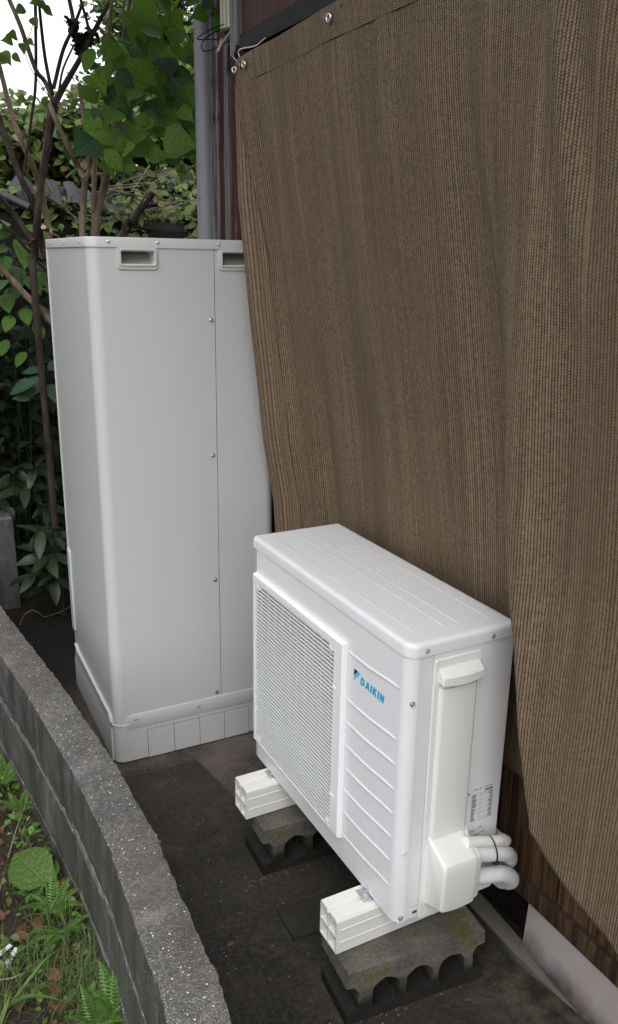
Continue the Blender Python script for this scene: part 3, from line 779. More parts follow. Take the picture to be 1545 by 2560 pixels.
# eyelets
ebm = B()
ring = [[(0.011*(0.72+0.28*math.cos(b))*math.cos(a)*1.0, -0.003*math.sin(b), 0.011*(0.72+0.28*math.cos(b))*math.sin(a)) for a in np.linspace(0, 2*math.pi, 16, endpoint=False)] for b in np.linspace(0, 2*math.pi, 8, endpoint=False)]
loft(ebm, ring+[ring[0]], False, False)
eme = bpy.data.meshes.new('eyelet'); bmesh.ops.recalc_face_normals(ebm, faces=ebm.faces); ebm.to_mesh(eme); ebm.free(); finish(eme, 60); eme.materials.append(M['zinc'])
for (s, z, rz, tw) in ((2.458, 2.318, 60, 0.9), (2.395, 2.322, 85, 1), (1.925, 2.345, 88, 1.1), (1.40, 2.345, 90, 1)):
    x, y = net_pt(s, z); o = bpy.data.objects.new('eyelet', eme); C.objects.link(o); o.parent = net
    o.location = Vector((x-0.010, y, z))-net.location; o.rotation_euler = (0, 0, -R(rz)); o.scale = (tw, 1, tw)
# wire hooks that hold the net to the flashing
def hook(pts, label, r=0.0022):
    h = empty('wire_hook', pts[0], label, 'hook'); bm = B(); tube(bm, pts, r, 7, 6); obj('wire', bm, M['hook'], h, h.location); return h
hx = 0.668
def onx(px, py, X):
    d = fw*FPX + rt*(px-IW/2) + up*(IH/2-py); return CP+d*((X-CP.x)/d.x)
hook([onx(665, 95, 0.672), onx(655, 103, 0.664), onx(645, 112, 0.662), onx(632, 117, 0.655), onx(605, 122, 0.648), onx(597, 130, 0.646), onx(600, 143, 0.648)], 'bent wire hook holding the corner of the brown net to the black flashing', 0.0026)
hook([onx(585, 135, 0.660), onx(584, 143, 0.652), onx(592, 152, 0.640), onx(600, 162, 0.636), onx(601, 170, 0.642)], 'short wire tie through the end eyelet of the brown net')
hook([onx(842, 0, 0.68), onx(846, 6, 0.668), onx(852, 14, 0.660)], 'small wire loop at the eyelet under the middle of the black flashing')

# ------------------------------------------------------------------ hot water tank
tk = empty('hot_water_tank', (0.1998, 2.5823, 0.006), 'tall pale grey hot water tank standing between the net and the garden wall', 'water tank', None, -0.0211)
TW, TD, TH = 0.63, 0.69, 1.834
rc = 0.036
# shell: open across the front, where the two panels sit
bm = B(); pr = rrect(0, TW, 0, TD, (rc, rc, 0.012, 0.012), 8)
# order so that the open front runs between the two front corners
n9 = 9; path = pr[n9+0:][:]                                   # from x1y0 arc onwards
path = pr[n9:]+pr[:n9]
loft(bm, [[(x, y, 0.02) for x, y in path], [(x, y, TH-0.02) for x, y in path]], False, False, close=False)
bmesh.ops.recalc_face_normals(bm, faces=bm.faces)
obj('casing', bm, M['tank'], tk, angle=50)
bm = B(); box(bm, 0.03, TW-0.03, 0.11, TD-0.03, 0.02, TH-0.03); obj('inner_shell', bm, M['dark_gap'], tk)
PZ0, PZ1, SX = 0.150, TH-0.021, 0.408
def fpanel(name, x0, x1, hole):
    bm = B(); frame_quad(bm, (x0, x1), (PZ0, PZ1), hole, 0.0)
    # returns of the sheet
    for (ax, az, bx_, bz) in ((x0, PZ0, x0, PZ1), (x1, PZ1, x1, PZ0)):
        v = [bm.verts.new(p) for p in ((ax, 0, az), (bx_, 0, bz), (bx_, 0.012, bz), (ax, 0.012, az))]; bm.faces.new(v)
    bmesh.ops.remove_doubles(bm, verts=bm.verts, dist=1e-6); bmesh.ops.recalc_face_normals(bm, faces=bm.faces)
    return obj(name, bm, M['tank'], tk, smooth=False)
H1 = (0.103, 0.207, 1.755, 1.793); H2 = (0.437, 0.541, 1.755, 1.793)
fp1 = fpanel('front_panel', rc, SX-0.0012, H1); fp2 = fpanel('service_panel', SX+0.0012, TW-rc, H2)
bm = B(); box(bm, SX-0.004, SX+0.004, 0.010, 0.016, PZ0, PZ1); obj('seam_strip', bm, M['dark_gap'], tk)
def handle(par, H):
    x0, x1, z0, z1 = H
    bm = B()
    def lp(ins, y, rad): return [(x, y, z) for x, z in rrect(x0-0.015+ins, x1+0.013-ins, z0-0.018+ins, z1+0.014-ins, (rad,)*4, 5)]
    def li(ins, y, rad): return [(x, y, z) for x, z in rrect(x0-ins, x1+ins, z0-ins, z1+ins, (rad,)*4, 5)]
    loft(bm, [lp(0, 0.001, 0.012), lp(0, -0.0025, 0.012), lp(0.002, -0.0045, 0.011), li(0.0075, -0.0045, 0.008), li(0.006, -0.0075, 0.008), li(0.003, -0.0075, 0.006),
              li(0.0, -0.004, 0.004), li(-0.001, 0.010, 0.004), [(x, 0.014+0.075*max(0.0, min(1.0, (z-z0)/(z1-z0)))**0.6, z) for x, y, z in li(-0.002, 0, 0.004)]], False, True)
    bmesh.ops.recalc_face_normals(bm, faces=bm.faces)
    for f in bm.faces:                                       # surfaces face outwards from the panel
        pass
    h = obj('handle', bm, M['ivory'], par, angle=35); return h
handle(fp1, H1); handle(fp2, H2)
for x, z in ((0.394, 1.58), (0.392, 1.121), (0.392, 0.658), (0.390, 0.203)):
    screw(fp1, (x, 0.0, z), '-Y', 0.0062)
# lid
bm = B(); rr_loft(bm, -0.004, TW+0.004, -0.004, TD+0.004, (rc+0.004, rc+0.004, 0.014, 0.014), [(TH-0.030, 0.0025), (TH-0.030, 0), (TH-0.004, 0), (TH-0.001, 0.0015), (TH, 0.005)], 8)
bmesh.ops.recalc_face_normals(bm, faces=bm.faces); lid = obj('lid', bm, M['tank'], tk, angle=40)
for x in (0.064, 0.219, 0.423, 0.58): screw(lid, (x, -0.004, TH-0.014), '-Y', 0.0040)
for y in (0.09, 0.33, 0.60): screw(lid, (-0.004, y, TH-0.014), '-X', 0.0032)
# lower skirt: flange plate with rounded ends, base cover with four knock-outs
bm = B(); loft(bm, [[(x, y, z) for x, z in rrect(0.040, TW-0.012, 0.128, 0.186, (0.006, 0.006, 0.012, 0.022), 5)] for y in (0.001, -0.0030, )] +
      [[(x, -0.0042, z) for x, z in rrect(0.0425, TW-0.0145, 0.1305, 0.1835, (0.004, 0.004, 0.010, 0.020), 5)]], False, True)
bmesh.ops.recalc_face_normals(bm, faces=bm.faces); sk = obj('skirt_flange', bm, M['tank'], tk)
for x, z in ((0.076, 0.166), (0.316, 0.161), (0.55, 0.160)): screw(sk, (x, -0.0042, z), '-Y', 0.0045)
bm = B(); lv = rrect(-0.003, TW+0.003, -0.003, TD+0.002, (rc+0.003, rc+0.003, 0.012, 0.012), 8)
loft(bm, [[(x, y, z) for x, y in lv] for z in (0.0, 0.148)], True, False)
# notch the knock-out field: push it back by leaving the plates proud instead
bmesh.ops.recalc_face_normals(bm, faces=bm.faces); base = obj('base_cover', bm, M['tank'], tk, angle=40)
bm = B(); box(bm, 0.1165, 0.5185, -0.0036, -0.0031, 0.0, 0.1145); obj('knockout_gap', bm, M['dark_gap'], base)
for i in range(4):
    x0 = 0.118+0.1*i; bm = B(); box(bm, x0+(0.0008 if i else 0.0), x0+0.1-0.0010, -0.0058, -0.0038, -0.001, 0.1130, 0.0004, 1)
    obj('knockout_panel', bm, M['tank'], base)
# flange on the left side, standing away from the casing, and the rolled bead at the corner
bm = B(); loft(bm, [[(-0.003, y, 0.0), (-0.009, y, 0.002), (-0.009, y, 0.132), (-0.008, y, 0.136), (-0.003, y, 0.120)] for y in (0.030, 0.034, TD-0.03, TD-0.025)]); bmesh.ops.recalc_face_normals(bm, faces=bm.faces); obj('side_flange', bm, M['tank'], tk, angle=30)
bm = B(); loft(bm, [[(0.001, y, z-0.010), (-0.009, y, z-0.004), (-0.0115, y, z), (-0.0115, y, z+0.003), (-0.0100, y, z+0.003), (-0.008, y, z), (0.001, y, z-0.002)] for y, z in ((0.030, 0.160), (0.036, 0.172), (0.05, 0.182), (TD-0.09, 0.188), (TD-0.05, 0.205))]); bmesh.ops.recalc_face_normals(bm, faces=bm.faces); obj('side_lip', bm, M['tank'], tk, angle=30)
bm = B(); tube(bm, [(x-0.002, y-0.001, 0.150) for x, y in rrect(-0.001, TW, -0.001, TD, (rc, rc, 0.01, 0.01), 8)[1:8]]+[(0.052, -0.004, 0.1505)], 0.0027, 8, 2); obj('corner_bead', bm, M['tank'], tk)
bm = B(); loft(bm, [[(-t, y, z) for y, z in rrect(TD-0.045, TD-0.002, 0.26, 0.62, (0.004, 0.004, 0.004, 0.02), 4)] for t in (-0.002, 0.005, 0.006)], False, True)
bmesh.ops.recalc_face_normals(bm, faces=bm.faces); obj('rear_bracket', bm, M['tank'], tk)
bm = B(); box(bm, -0.0035, 0.0015, TD-0.010, TD-0.001, 0.62, TH-0.032, 0.001, 1); obj('rear_edge_strip', bm, M['ivory'], tk)

# ------------------------------------------------------------------ heat pump
UX0, UX1, UY0, UY1, UZ0, UZ1 = 0.516, 0.810, 1.246, 2.071, 0.262, 0.997
hp = empty('heat_pump', (UX0, UY0, UZ0), 'white outdoor heat pump unit with a square fan grille and a blue logo', 'heat pump')
hpl = hp.location
def up_(name, bm, mat, parent=None, recalc=True, **kw):
    if recalc: bmesh.ops.recalc_face_normals(bm, faces=bm.faces)
    return obj(name, bm, mat, parent or hp, hpl, **kw)
RF = 0.030
GX = (1.528, 2.030, 0.345, 0.872)                      # opening of the fan grille (y0, y1, z0, z1)
# front sheet with opening: the curved casing wraps both ends
ZB, ZL = UZ0+0.004, 0.966
bm = B()
pr = rrect(UX0, UX1, UY0, UY1, (RF, 0.004, 0.010, RF), 8)
# pr runs: x0y0 arc, x1y0 arc, x1y1 arc, x0y1 arc -> open between last and first (front, x=UX0)
wrap_near = [(0.5425, UY0)] + list(reversed(pr[0:9]))          # near return + near front corner
L0 = [[(x, y, z) for x, y in wrap_near] for z in (ZB, ZL)]
loft(bm, L0, False, False, close=False)
far = pr[27:36]
loft(bm, [[(x, y, z) for x, y in ([(UX1, UY1-0.012), (UX1-0.01, UY1)] + far)] for z in (ZB, ZL)], False, False, close=False)
# flat front with the hole, mapped x-z -> y-z
V = {}
Ys = [UY0+RF, GX[0], GX[1], UY1-RF] if GX[1] < UY1-RF else [UY0+RF, GX[0], UY1-RF-0.004, UY1-RF]
Zs = [ZB, GX[2], GX[3], ZL]
for i, y in enumerate(Ys):
    for j, z in enumerate(Zs): V[i, j] = bm.verts.new((UX0, y, z))
for i in range(3):
    for j in range(3):
        if i == 1 and j == 1: continue
        bm.faces.new((V[i, j], V[i, j+1], V[i+1, j+1], V[i+1, j]))
bmesh.ops.remove_doubles(bm, verts=bm.verts, dist=1e-5)
front = up_('front_casing', bm, M['unit'], angle=45)
# far end and back, dark inside with the fin block
bm = B(); box(bm, UX0+0.010, UX1-0.004, UY0+0.004, UY1-0.004, UZ0+0.002, 0.27); up_('base_pan', bm, M['unit'])
bm = B(); box(bm, UX1-0.025, UX1-0.002, UY0+0.02, UY1-0.004, 0.272, 0.96); up_('heat_exchanger', bm, M['fin'])
bm = B(); box(bm, UX0+0.075, UX0+0.080, UY0+0.26, UY1-0.010, 0.274, 0.955); up_('fan_shroud', bm, M['unit'])
# fan behind the grille
bm = B(); cy_, cz_ = 1.79, 0.606
for k in range(3):
    a0 = k*2*math.pi/3
    loops = []
    for rr_ in np.linspace(0.05, 0.235, 6):
        lp = []
        for t in (-0.5, -0.2, 0.2, 0.5):
            a = a0+t*1.35+0.35*(rr_/0.235)
            lp.append((UX0+0.052+t*0.022, cy_+rr_*math.cos(a), cz_+rr_*math.sin(a)))
        loops.append(lp)
    loft(bm, loops, False, False, close=False)
lathe(bm, [(0.055, 0.0), (0.055, 0.012), (0.02, 0.016)], 18, '-X', (UX0+0.06, cy_, cz_))
up_('fan', bm, M['grille'])
# lid
bm = B(); rr_loft(bm, UX0-0.003, UX1+0.003, UY0-0.003, UY1+0.003, (RF+0.001, 0.012, 0.012, 0.022),
                  [(0.9655, 0.0025), (0.9655, 0), (0.9865, 0), (0.9915, 0.0010), (0.9948, 0.0036), (0.9968, 0.0080), (0.9976, 0.016)], 8)
ulid = up_('lid', bm, M['unit'], angle=60)
for x, y0, y1, hgt in ((0.566, 1.303, 2.035, 0.0010), (0.645, 1.300, 2.031, 0.0012), (0.684, 1.296, 2.041, 0.0012), (0.765, 1.289, 2.036, 0.0010)):
    bm = B(); loft(bm, [[(x+a*w_, (y0 if b < 0 else y1)-b*0.004*i, 0.9974+hgt*0.9*i) for a, b in ((-1, -1), (1, -1), (1, 1), (-1, 1))] for i, w_ in ((0, 0.006), (1, 0.002))])
    up_('lid_rib', bm, M['unit'], ulid)
for bm in word('DAIKIN', 0.062, lambda a, b, h: (0.753-b*0.9, 1.872-a*1.12, 0.9974+h), 0.00035, 0.10, 0.12):
    up_('embossed_letter', bm, M['unit'], ulid, smooth=False)
for x, z in ((0.558, 0.979), (0.739, 0.977)): screw(ulid, Vector((x, UY0-0.003, z))-hpl, '-Y', 0.0045)
# fan grille: raised frame with bevelled edge, slats and guide wires
G0, G1, GZ0, GZ1 = 1.503, 2.040, 0.334, 0.893
gr = bpy.data.objects.new('fan_grille', None); C.objects.link(gr); gr.parent = hp
bm = B()
def glp(ins, x): return [(x, y, z) for y, z in ((G0+ins, GZ0+ins), (G1-ins, GZ0+ins), (G1-ins, GZ1-ins), (G0+ins, GZ1-ins))]
loft(bm, [glp(0, UX0-0.0005), glp(0.001, UX0-0.010), glp(0.005, UX0-0.0145)], False, False)
Li = [(UX0-0.0145, y, z) for y, z in ((GX[0]+0.018, GX[2]-0.006), (G1-0.016, GX[2]-0.006), (G1-0.016, GX[3]), (GX[0]+0.018, GX[3]))]
Lo = glp(0.005, UX0-0.0145)
a = [bm.verts.new(p) for p in Lo]; b = [bm.verts.new(p) for p in Li]; c = [bm.verts.new((UX0+0.004, p[1], p[2])) for p in Li]
for i in range(4):
    j = (i+1) % 4; bm.faces.new((a[i], a[j], b[j], b[i])); bm.faces.new((b[i], b[j], c[j], c[i]))
bmesh.ops.remove_doubles(bm, verts=bm.verts, dist=1e-5)
up_('grille_frame', bm, M['grille'], gr, smooth=False)
sy0, sy1, sz0, sz1 = GX[0]+0.016, G1-0.014, GX[2]-0.008, GX[3]+0.001
NSL = 46; pitch = (sz1-sz0)/NSL
sbm = B(); loft(sbm, [[(UX0-0.0135, y, 0.0032), (UX0-0.0140, y, 0.0004), (UX0+0.009, y, -0.0080), (UX0+0.009, y, -0.0070), (UX0-0.0115, y, 0.0024)] for y in (sy0, sy1)])
bmesh.ops.recalc_face_normals(sbm, faces=sbm.faces); sme = bpy.data.meshes.new('slat'); sbm.to_mesh(sme); sbm.free()
sme.transform(Matrix.Translation((-hpl.x, -hpl.y, 0))); sme.materials.append(M['grille'])
for i in range(NSL):
    o = bpy.data.objects.new('slat', sme); C.objects.link(o); o.parent = gr; o.location = (0, 0, sz0+pitch*(i+0.45)-hpl.z)
for i in range(10):
    y = sy0+(sy1-sy0)*(i+0.75)/10.5; bm = B(); box(bm, UX0-0.006, UX0-0.003, y-0.0009, y+0.0009, sz0, sz1); up_('guide_bar', bm, M['grille'], gr)
for y in (sy0+0.010, sy1-0.030):
    for z in (sz0+0.012, sz1-0.014):
        bm = B(); box(bm, UX0-0.0145, UX0-0.002, y, y+0.018, z-0.009, z+0.009, 0.001, 1); up_('clip', bm, M['grille'], gr)
for z in (0.757, 0.446):
    bm = B(); box(bm, UX0-0.0165, UX0-0.0140, GX[0]+0.004, GX[0]+0.020, z-0.005, z+0.005, 0.0008, 1); up_('clip', bm, M['grille'], gr)
# pressed ribs beside the grille
for z in (0.874, 0.744, 0.680, 0.614, 0.549, 0.484, 0.418, 0.349):
    bm = B(); lo = []
    for y, k in ((1.500, 0.2), (1.492, 1), (1.42, 1), (1.39, 1), (1.36, 1), (1.33, 1), (1.300, 1), (1.286, 0.6), (1.278, 0.1)):
        dz = 0.0085*sstep((1.42-y)/0.13)-0.002
        lo.append([(UX0+0.0006, y, z+0.0055+dz), (UX0-0.0030*k, y, z+0.0018+dz), (UX0-0.0030*k, y, z-0.0006+dz), (UX0+0.0006, y, z-0.0030+dz)])
    loft(bm, lo); up_('pressed_rib', bm, M['unit'], front, angle=60)
# logo: two-tone wedge and letters
lf = lambda a, b, h: (UX0-0.0004-h, 1.4395-a, 0.8135+b)
lg = bpy.data.objects.new('logo', None); C.objects.link(lg); lg.parent = hp
for bm in word('DAIKIN', 0.0205, lf, 0.0007, 0.12, 0.09): up_('letter', bm, M['logo_blue'], lg, smooth=False)
bm = B(); prism(bm, [(0, 0), (0.0165, 0.0175), (0, 0.0175)], 0, 0.0007, lambda a, b, h: (UX0-0.0004-h, 1.470-a, 0.823+b)); up_('wedge', bm, M['black_plastic'], lg, smooth=False)
bm = B(); prism(bm, [(0, -0.012), (0.029, 0.0175), (0.0172, 0.0175), (0, -0.0006)], 0, 0.0007, lambda a, b, h: (UX0-0.0004-h, 1.470-a, 0.823+b)); up_('wedge', bm, M['logo_sky'], lg, smooth=False)
# near end: corner strip and service side
bm = B(); box(bm, 0.5445, 0.5795, UY0+0.0008, UY0+0.012, 0.300, ZL-0.001, 0.0008, 1); up_('corner_strip', bm, M['unit'])
bm = B(); box(bm, 0.5445, 0.5795, UY0+0.0008, UY0+0.012, 0.268, 0.297, 0.0008, 1); st = up_('strip_foot', bm, M['unit'])
bm = B(); box(bm, 0.565, 0.577, UY0-0.0006, UY0+0.002, 0.281, 0.287); up_('vent_slot', bm, M['dark_gap'], st)
bm = B(); pr2 = rrect(0.5812, UX1-0.001, UY0, UY0+0.02, (0.001, 0.006, 0.001, 0.001), 4)
loft(bm, [[(x, y, z) for x, y in pr2] for z in (0.270, ZL-0.001)]); side = up_('side_panel', bm, M['unit'], angle=45)
bm = B(); box(bm, UX1-0.006, UX1, UY0+0.020, UY0+0.24, 0.27, ZL-0.001, 0.001, 1); up_('rear_panel', bm, M['unit'])
for x, z in ((0.529, 0.856), (0.530, 0.282)): screw(hp, Vector((x, UY0, z))-hpl, '-Y', 0.0050)
bm = B(); lathe(bm, [(0.007, 0), (0.006, 0.002), (0.003, 0.003)], 12, '-Y', (0.530, UY0, 0.468)); up_('plug', bm, M['unit'])
# valve cover: flat plate with a shallow channel, hood and a bulging box at the foot
vc = bpy.data.objects.new('valve_cover', None); C.objects.link(vc); vc.parent = hp
def vbox(bm, x0, x1, z0, z1, d, r=0.004, rz=(0.004,)*4): # plate standing d in front of the side panel
    y = UY0-d
    loft(bm, [[(x, UY0+0.002, z) for x, z in rrect(x0, x1, z0, z1, rz, 4)], [(x, y+r*0.5, z) for x, z in rrect(x0, x1, z0, z1, rz, 4)],
              [(x, y, z) for x, z in rrect(x0+r*0.5, x1-r*0.5, z0+r*0.5, z1-r*0.5, [max(0.001, q-r*0.5) for q in rz], 4)]], False, True)
bm = B(); vbox(bm, 0.5825, 0.712, 0.262, 0.949, 0.0035, 0.002, (0.003, 0.003, 0.008, 0.008)); up_('cover_plate', bm, M['unit_plastic'], vc)
bm = B(); pc = [(0.5965, UY0-0.002), (0.5975, UY0-0.006), (0.6005, UY0-0.0105), (0.605, UY0-0.012), (0.692, UY0-0.012), (0.697, UY0-0.0105), (0.6995, UY0-0.007), (0.7015, UY0-0.002)]
loft(bm, [[(x, y, z) for x, y in pc] for z in (0.462, 0.878)], True, True); up_('raised_column', bm, M['unit_plastic'], vc, angle=50)
# hood
bm = B()
def hoodloop(x, k, e=0.0):
    return [(x, UY0-0.003, 0.9285-e), (x, UY0-0.006, 0.9285-e), (x, UY0-0.0205-0.005*k+e, 0.9155-e), (x, UY0-0.0235-0.005*k+e, 0.9115-e), (x, UY0-0.0230-0.005*k+e, 0.8945-0.004*k+e), (x, UY0-0.021-0.005*k+e, 0.892-0.004*k+e), (x, UY0-0.003, 0.893+e)]
loft(bm, [hoodloop(0.5935, 0, 0.0025)]+[hoodloop(0.5955+0.1075*t, 1-(2*t-1)**2) for t in np.linspace(0, 1, 9)]+[hoodloop(0.705, 0, 0.0025)]); hd = up_('hood', bm, M['unit_plastic'], vc, angle=30)
bm = B(); lathe(bm, [(0.0030, 0), (0.0026, 0.0012)], 10, '-Y', (0.672, UY0-0.0245, 0.9125)); up_('plug', bm, M['pocket'], hd)
# bulging foot: slanted shoulder, flat face, curved underside
def foot(x, inset, k=0.0):
    P = [(UY0-0.002, 0.492), (UY0-0.012, 0.484), (UY0-0.024, 0.476), (UY0-0.062, 0.4565), (UY0-0.0695, 0.450), (UY0-0.0725, 0.441), (UY0-0.0725, 0.420), (UY0-0.0700, 0.330-0.006*k), (UY0-0.0685, 0.325-0.006*k), (UY0-0.064, 0.3225-0.006*k), (UY0-0.002, 0.304-0.004*k)]
    c = Vector((UY0-0.03, 0.39))
    return [(x, c.x+(y-c.x)*(1-inset), c.y+(z-c.y)*(1-inset)) if 0 < i < 10 else (x, y, z) for i, (y, z) in enumerate(P)]
XF0, XF1 = 0.5945, 0.692
bm = B()
loops = [foot(XF0, 0.10), foot(XF0+0.0015, 0.045), foot(XF0+0.004, 0.014), foot(XF0+0.008, 0.0)]+[foot(XF0+0.008+(XF1-XF0-0.016)*t, 0.0, math.sin(math.pi*min(1, t*0.9))) for t in (0.2, 0.4, 0.6, 0.8)]+[foot(XF1-0.008, 0.0, 0.5), foot(XF1-0.003, 0.010, 0.3), foot(XF1, 0.035)]
loft(bm, loops); up_('valve_box', bm, M['unit_plastic'], vc, angle=28)
bm = B(); loft(bm, [foot(XF1-0.006, 0.06), foot(XF1+0.010, 0.075), foot(XF1+0.0135, 0.12)]); up_('box_rim', bm, M['unit_plastic'], vc, angle=28)
screw(hp, Vector((0.7045, UY0-0.004, 0.572))-hpl, '-Y', 0.0035)
# rating label: film with printed rows and a ruled table
lb = bpy.data.objects.new('rating_label', None); C.objects.link(lb); lb.parent = hp
def flat(bm, x0, x1, z0, z1, d):
    bm.faces.new([bm.verts.new((x, UY0-d, z)) for x, z in ((x0, z0), (x1, z0), (x1, z1), (x0, z1))])
bm = B(); flat(bm, 0.7175, 0.785, 0.425, 0.582, 0.0004); up_('film', bm, M['sticker'], lb, smooth=False)
bm = B()
for x0, x1 in ((0.722, 0.738), (0.741, 0.748), (0.757, 0.768), (0.770, 0.780)): flat(bm, x0, x1, 0.5745, 0.5765, 0.0008)
flat(bm, 0.757, 0.782, 0.5655, 0.570, 0.0008)
for i in range(12):
    z = 0.5575-0.0062*i
    flat(bm, 0.7205, 0.7205+random.uniform(0.007, 0.015), z, z+0.0034, 0.0008)
    flat(bm, 0.782-random.uniform(0.006, 0.013), 0.7815, z, z+0.0030, 0.0008)
    if i % 2 == 0: flat(bm, 0.7195, 0.7825, z-0.0016, z-0.0011, 0.0007)
flat(bm, 0.7465, 0.7470, 0.488, 0.562, 0.0008); flat(bm, 0.7195, 0.7200, 0.488, 0.562, 0.0008); flat(bm, 0.7822, 0.7827, 0.488, 0.562, 0.0008)
flat(bm, 0.7195, 0.7827, 0.5615, 0.5622, 0.00085); flat(bm, 0.7195, 0.7827, 0.4875, 0.4882, 0.00085)
for x0, x1, z in ((0.724, 0.735, 0.458), (0.748, 0.758, 0.462), (0.735, 0.752, 0.444), (0.755, 0.766, 0.447), (0.724, 0.732, 0.439)): flat(bm, x0, x1, z, z+0.0022, 0.0008)
up_('print', bm, M['ink'], lb, recalc=False, smooth=False)

# ------------------------------------------------------------------ mounting rails and the blocks beneath them
def rail_profile():
    """outline of the moulding seen from its end (y across 0..0.082, z 0..0.099)"""
    return [(0.0, 0.0), (0.082, 0.0), (0.080, 0.099), (0.050, 0.099), (0.048, 0.095), (0.045, 0.0885), (0.0395, 0.0885), (0.037, 0.095), (0.034, 0.099), (0.004, 0.099), (0.0, 0.092)]
def make_rail():
    root = empty('mounting_rail', (0, 0, 0), 'x', 'mounting rail')
    L = 0.430; bm = B(); P = rail_profile()
    t = 0.004
    loft(bm, [[(0.008, y, z) for y, z in P], [(L, y, z) for y, z in P]], False, True)
    # hollow end: rim and four cells with a recessed back
    cells = [(0.004, 0.039, 0.004, 0.046), (0.043, 0.078, 0.004, 0.046), (0.004, 0.038, 0.050, 0.088), (0.044, 0.077, 0.050, 0.088)]
    Yc = [0.0, 0.004, 0.039, 0.043, 0.078, 0.082]; Zc = [0.0, 0.004, 0.045, 0.049, 0.0865, 0.090]
    for i in range(5):
        for j in range(5):
            y0, y1, z0, z1 = Yc[i], Yc[i+1], Zc[j], Zc[j+1]
            if i in (1, 3) and j in (1, 3):
                o = [(0.0, y0, z0), (0.0, y1, z0), (0.0, y1, z1), (0.0, y0, z1)]
                a = [bm.verts.new(p) for p in o]; b = [bm.verts.new((0.12, p[1], p[2])) for p in o]
                for k in range(4): bm.faces.new((a[k], a[(k+1) % 4], b[(k+1) % 4], b[k]))
                bm.faces.new(b)
            else:
                bm.faces.new([bm.verts.new(p) for p in ((0.0, y0, z0), (0.0, y1, z0), (0.0, y1, z1), (0.0, y0, z1))])
    loft(bm, [[(0.0, y, min(z, 0.099)) for y, z in P], [(0.008, y, z) for y, z in P]], False, False)
    for (y0, y1) in ((0.0, 0.036), (0.047, 0.082)):
        bm.faces.new([bm.verts.new(p) for p in ((0.0, y0+0.001, 0.090), (0.0, y1-0.001, 0.090), (0.0, y1-0.003, 0.0985), (0.0, y0+0.003, 0.0985))])
    bmesh.ops.remove_doubles(bm, verts=bm.verts, dist=1e-5)
    obj('rail_body', bm, M['rail'], root, smooth=False)
    for z in (0.030, 0.066):                                        # scored lines along the flank
        bm = B(); box(bm, 0.010, L-0.004, -0.0014, 0.001, z, z+0.0026, 0.0006, 1); obj('flank_rib', bm, M['rail'], root)
    bm = B(); box(bm, 0.092, 0.128, 0.018, 0.066, 0.0995, 0.1025, 0.0006, 1); cp = obj('clamp_plate', bm, M['zinc'], root)
    bm = B(); box(bm, 0.128, 0.131, 0.020, 0.064, 0.0995, 0.112, 0.0005, 1); obj('lip', bm, M['zinc'], cp)
    bm = B(); box(bm, 0.090, 0.093, 0.020, 0.040, 0.0995, 0.108, 0.0005, 1); obj('lip', bm, M['zinc'], cp)
    bm = B(); lathe(bm, [(0.0085, 0.1025), (0.0085, 0.1045), (0.0078, 0.105), (0.0078, 0.111), (0.0045, 0.1115), (0.0042, 0.124), (0.003, 0.125)], 6, 'Z', (0.110, 0.044, 0)); obj('bolt', bm, M['zinc'], root, smooth=False)
    return root
rail = make_rail(); rail.location = (0.402, 1.326, 0.1605)
rail['label'] = 'cream plastic mounting rail under the near end of the heat pump'; rail['group'] = 'rails carrying the heat pump'
rail2 = copy_tree(rail); rail2.location = (0.412, 1.893, 0.1605); rail2['label'] = 'cream plastic mounting rail under the far end of the heat pump by the tank'

def make_block():
    root = empty('concrete_block', (0, 0, 0), 'x', 'concrete block')
    L, D, H = 0.390, 0.150, 0.155
    # front outline (x, z) with three arched cores and half cores at both ends
    def arch(cx, w_, z0, z1, n=8):
        pts = []
        r = w_/2
        for i in range(n+1):
            a = math.pi*(1-i/n); pts.append((cx+r*math.cos(a), z1-r*0.8+r*0.8*math.sin(a)))
        for i in range(n+1):
            a = math.pi*(i/n); pts.append((cx+r*math.cos(a), z0+r*0.5-r*0.5*math.sin(a)))
        return pts
    bm = B(); holes = [arch(0.108, 0.074, 0.026, 0.108), arch(0.202, 0.074, 0.026, 0.108), arch(0.296, 0.074, 0.026, 0.108)]
    e = 0.004
    out = [(0.0, 0.0), (L, 0.0), (L, 0.034), (L-0.030, 0.042), (L-0.034, 0.090), (L-0.022, 0.108), (L, 0.112), (L-0.001, H-e), (L-e, H), (e, H), (0.001, H-e), (0.0, 0.112), (0.022, 0.108), (0.034, 0.090), (0.030, 0.042), (0.0, 0.034)]
    edges = []
    front = []
    for loop in [out]+holes:
        vs = [bm.verts.new((x+random.uniform(-1, 1)*0.0012, random.uniform(0, 0.0025), z+random.uniform(-1, 1)*0.001)) for x, z in loop]
        es = [bm.edges.new((vs[i], vs[(i+1) % len(vs)])) for i in range(len(vs))]; edges += es; front.append(vs)
    bmesh.ops.triangle_fill(bm, edges=edges, use_beauty=True)
    ff = list(bm.faces); g = bmesh.ops.extrude_face_region(bm, geom=ff)
    bmesh.ops.translate(bm, verts=[x for x in g['geom'] if isinstance(x, bmesh.types.BMVert)], vec=(0, D, 0))
    bmesh.ops.recalc_face_normals(bm, faces=bm.faces)
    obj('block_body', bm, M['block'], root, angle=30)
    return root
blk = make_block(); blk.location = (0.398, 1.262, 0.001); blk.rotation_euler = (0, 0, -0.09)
blk['label'] = 'mossy hollow concrete block under the near mounting rail'; blk['group'] = 'blocks under the heat pump'
blk2 = copy_tree(blk); blk2.location = (0.436, 1.823, 0.001); blk2.rotation_euler = (0, 0, -0.05); blk2['label'] = 'dark hollow concrete block under the far mounting rail nearer the tank'

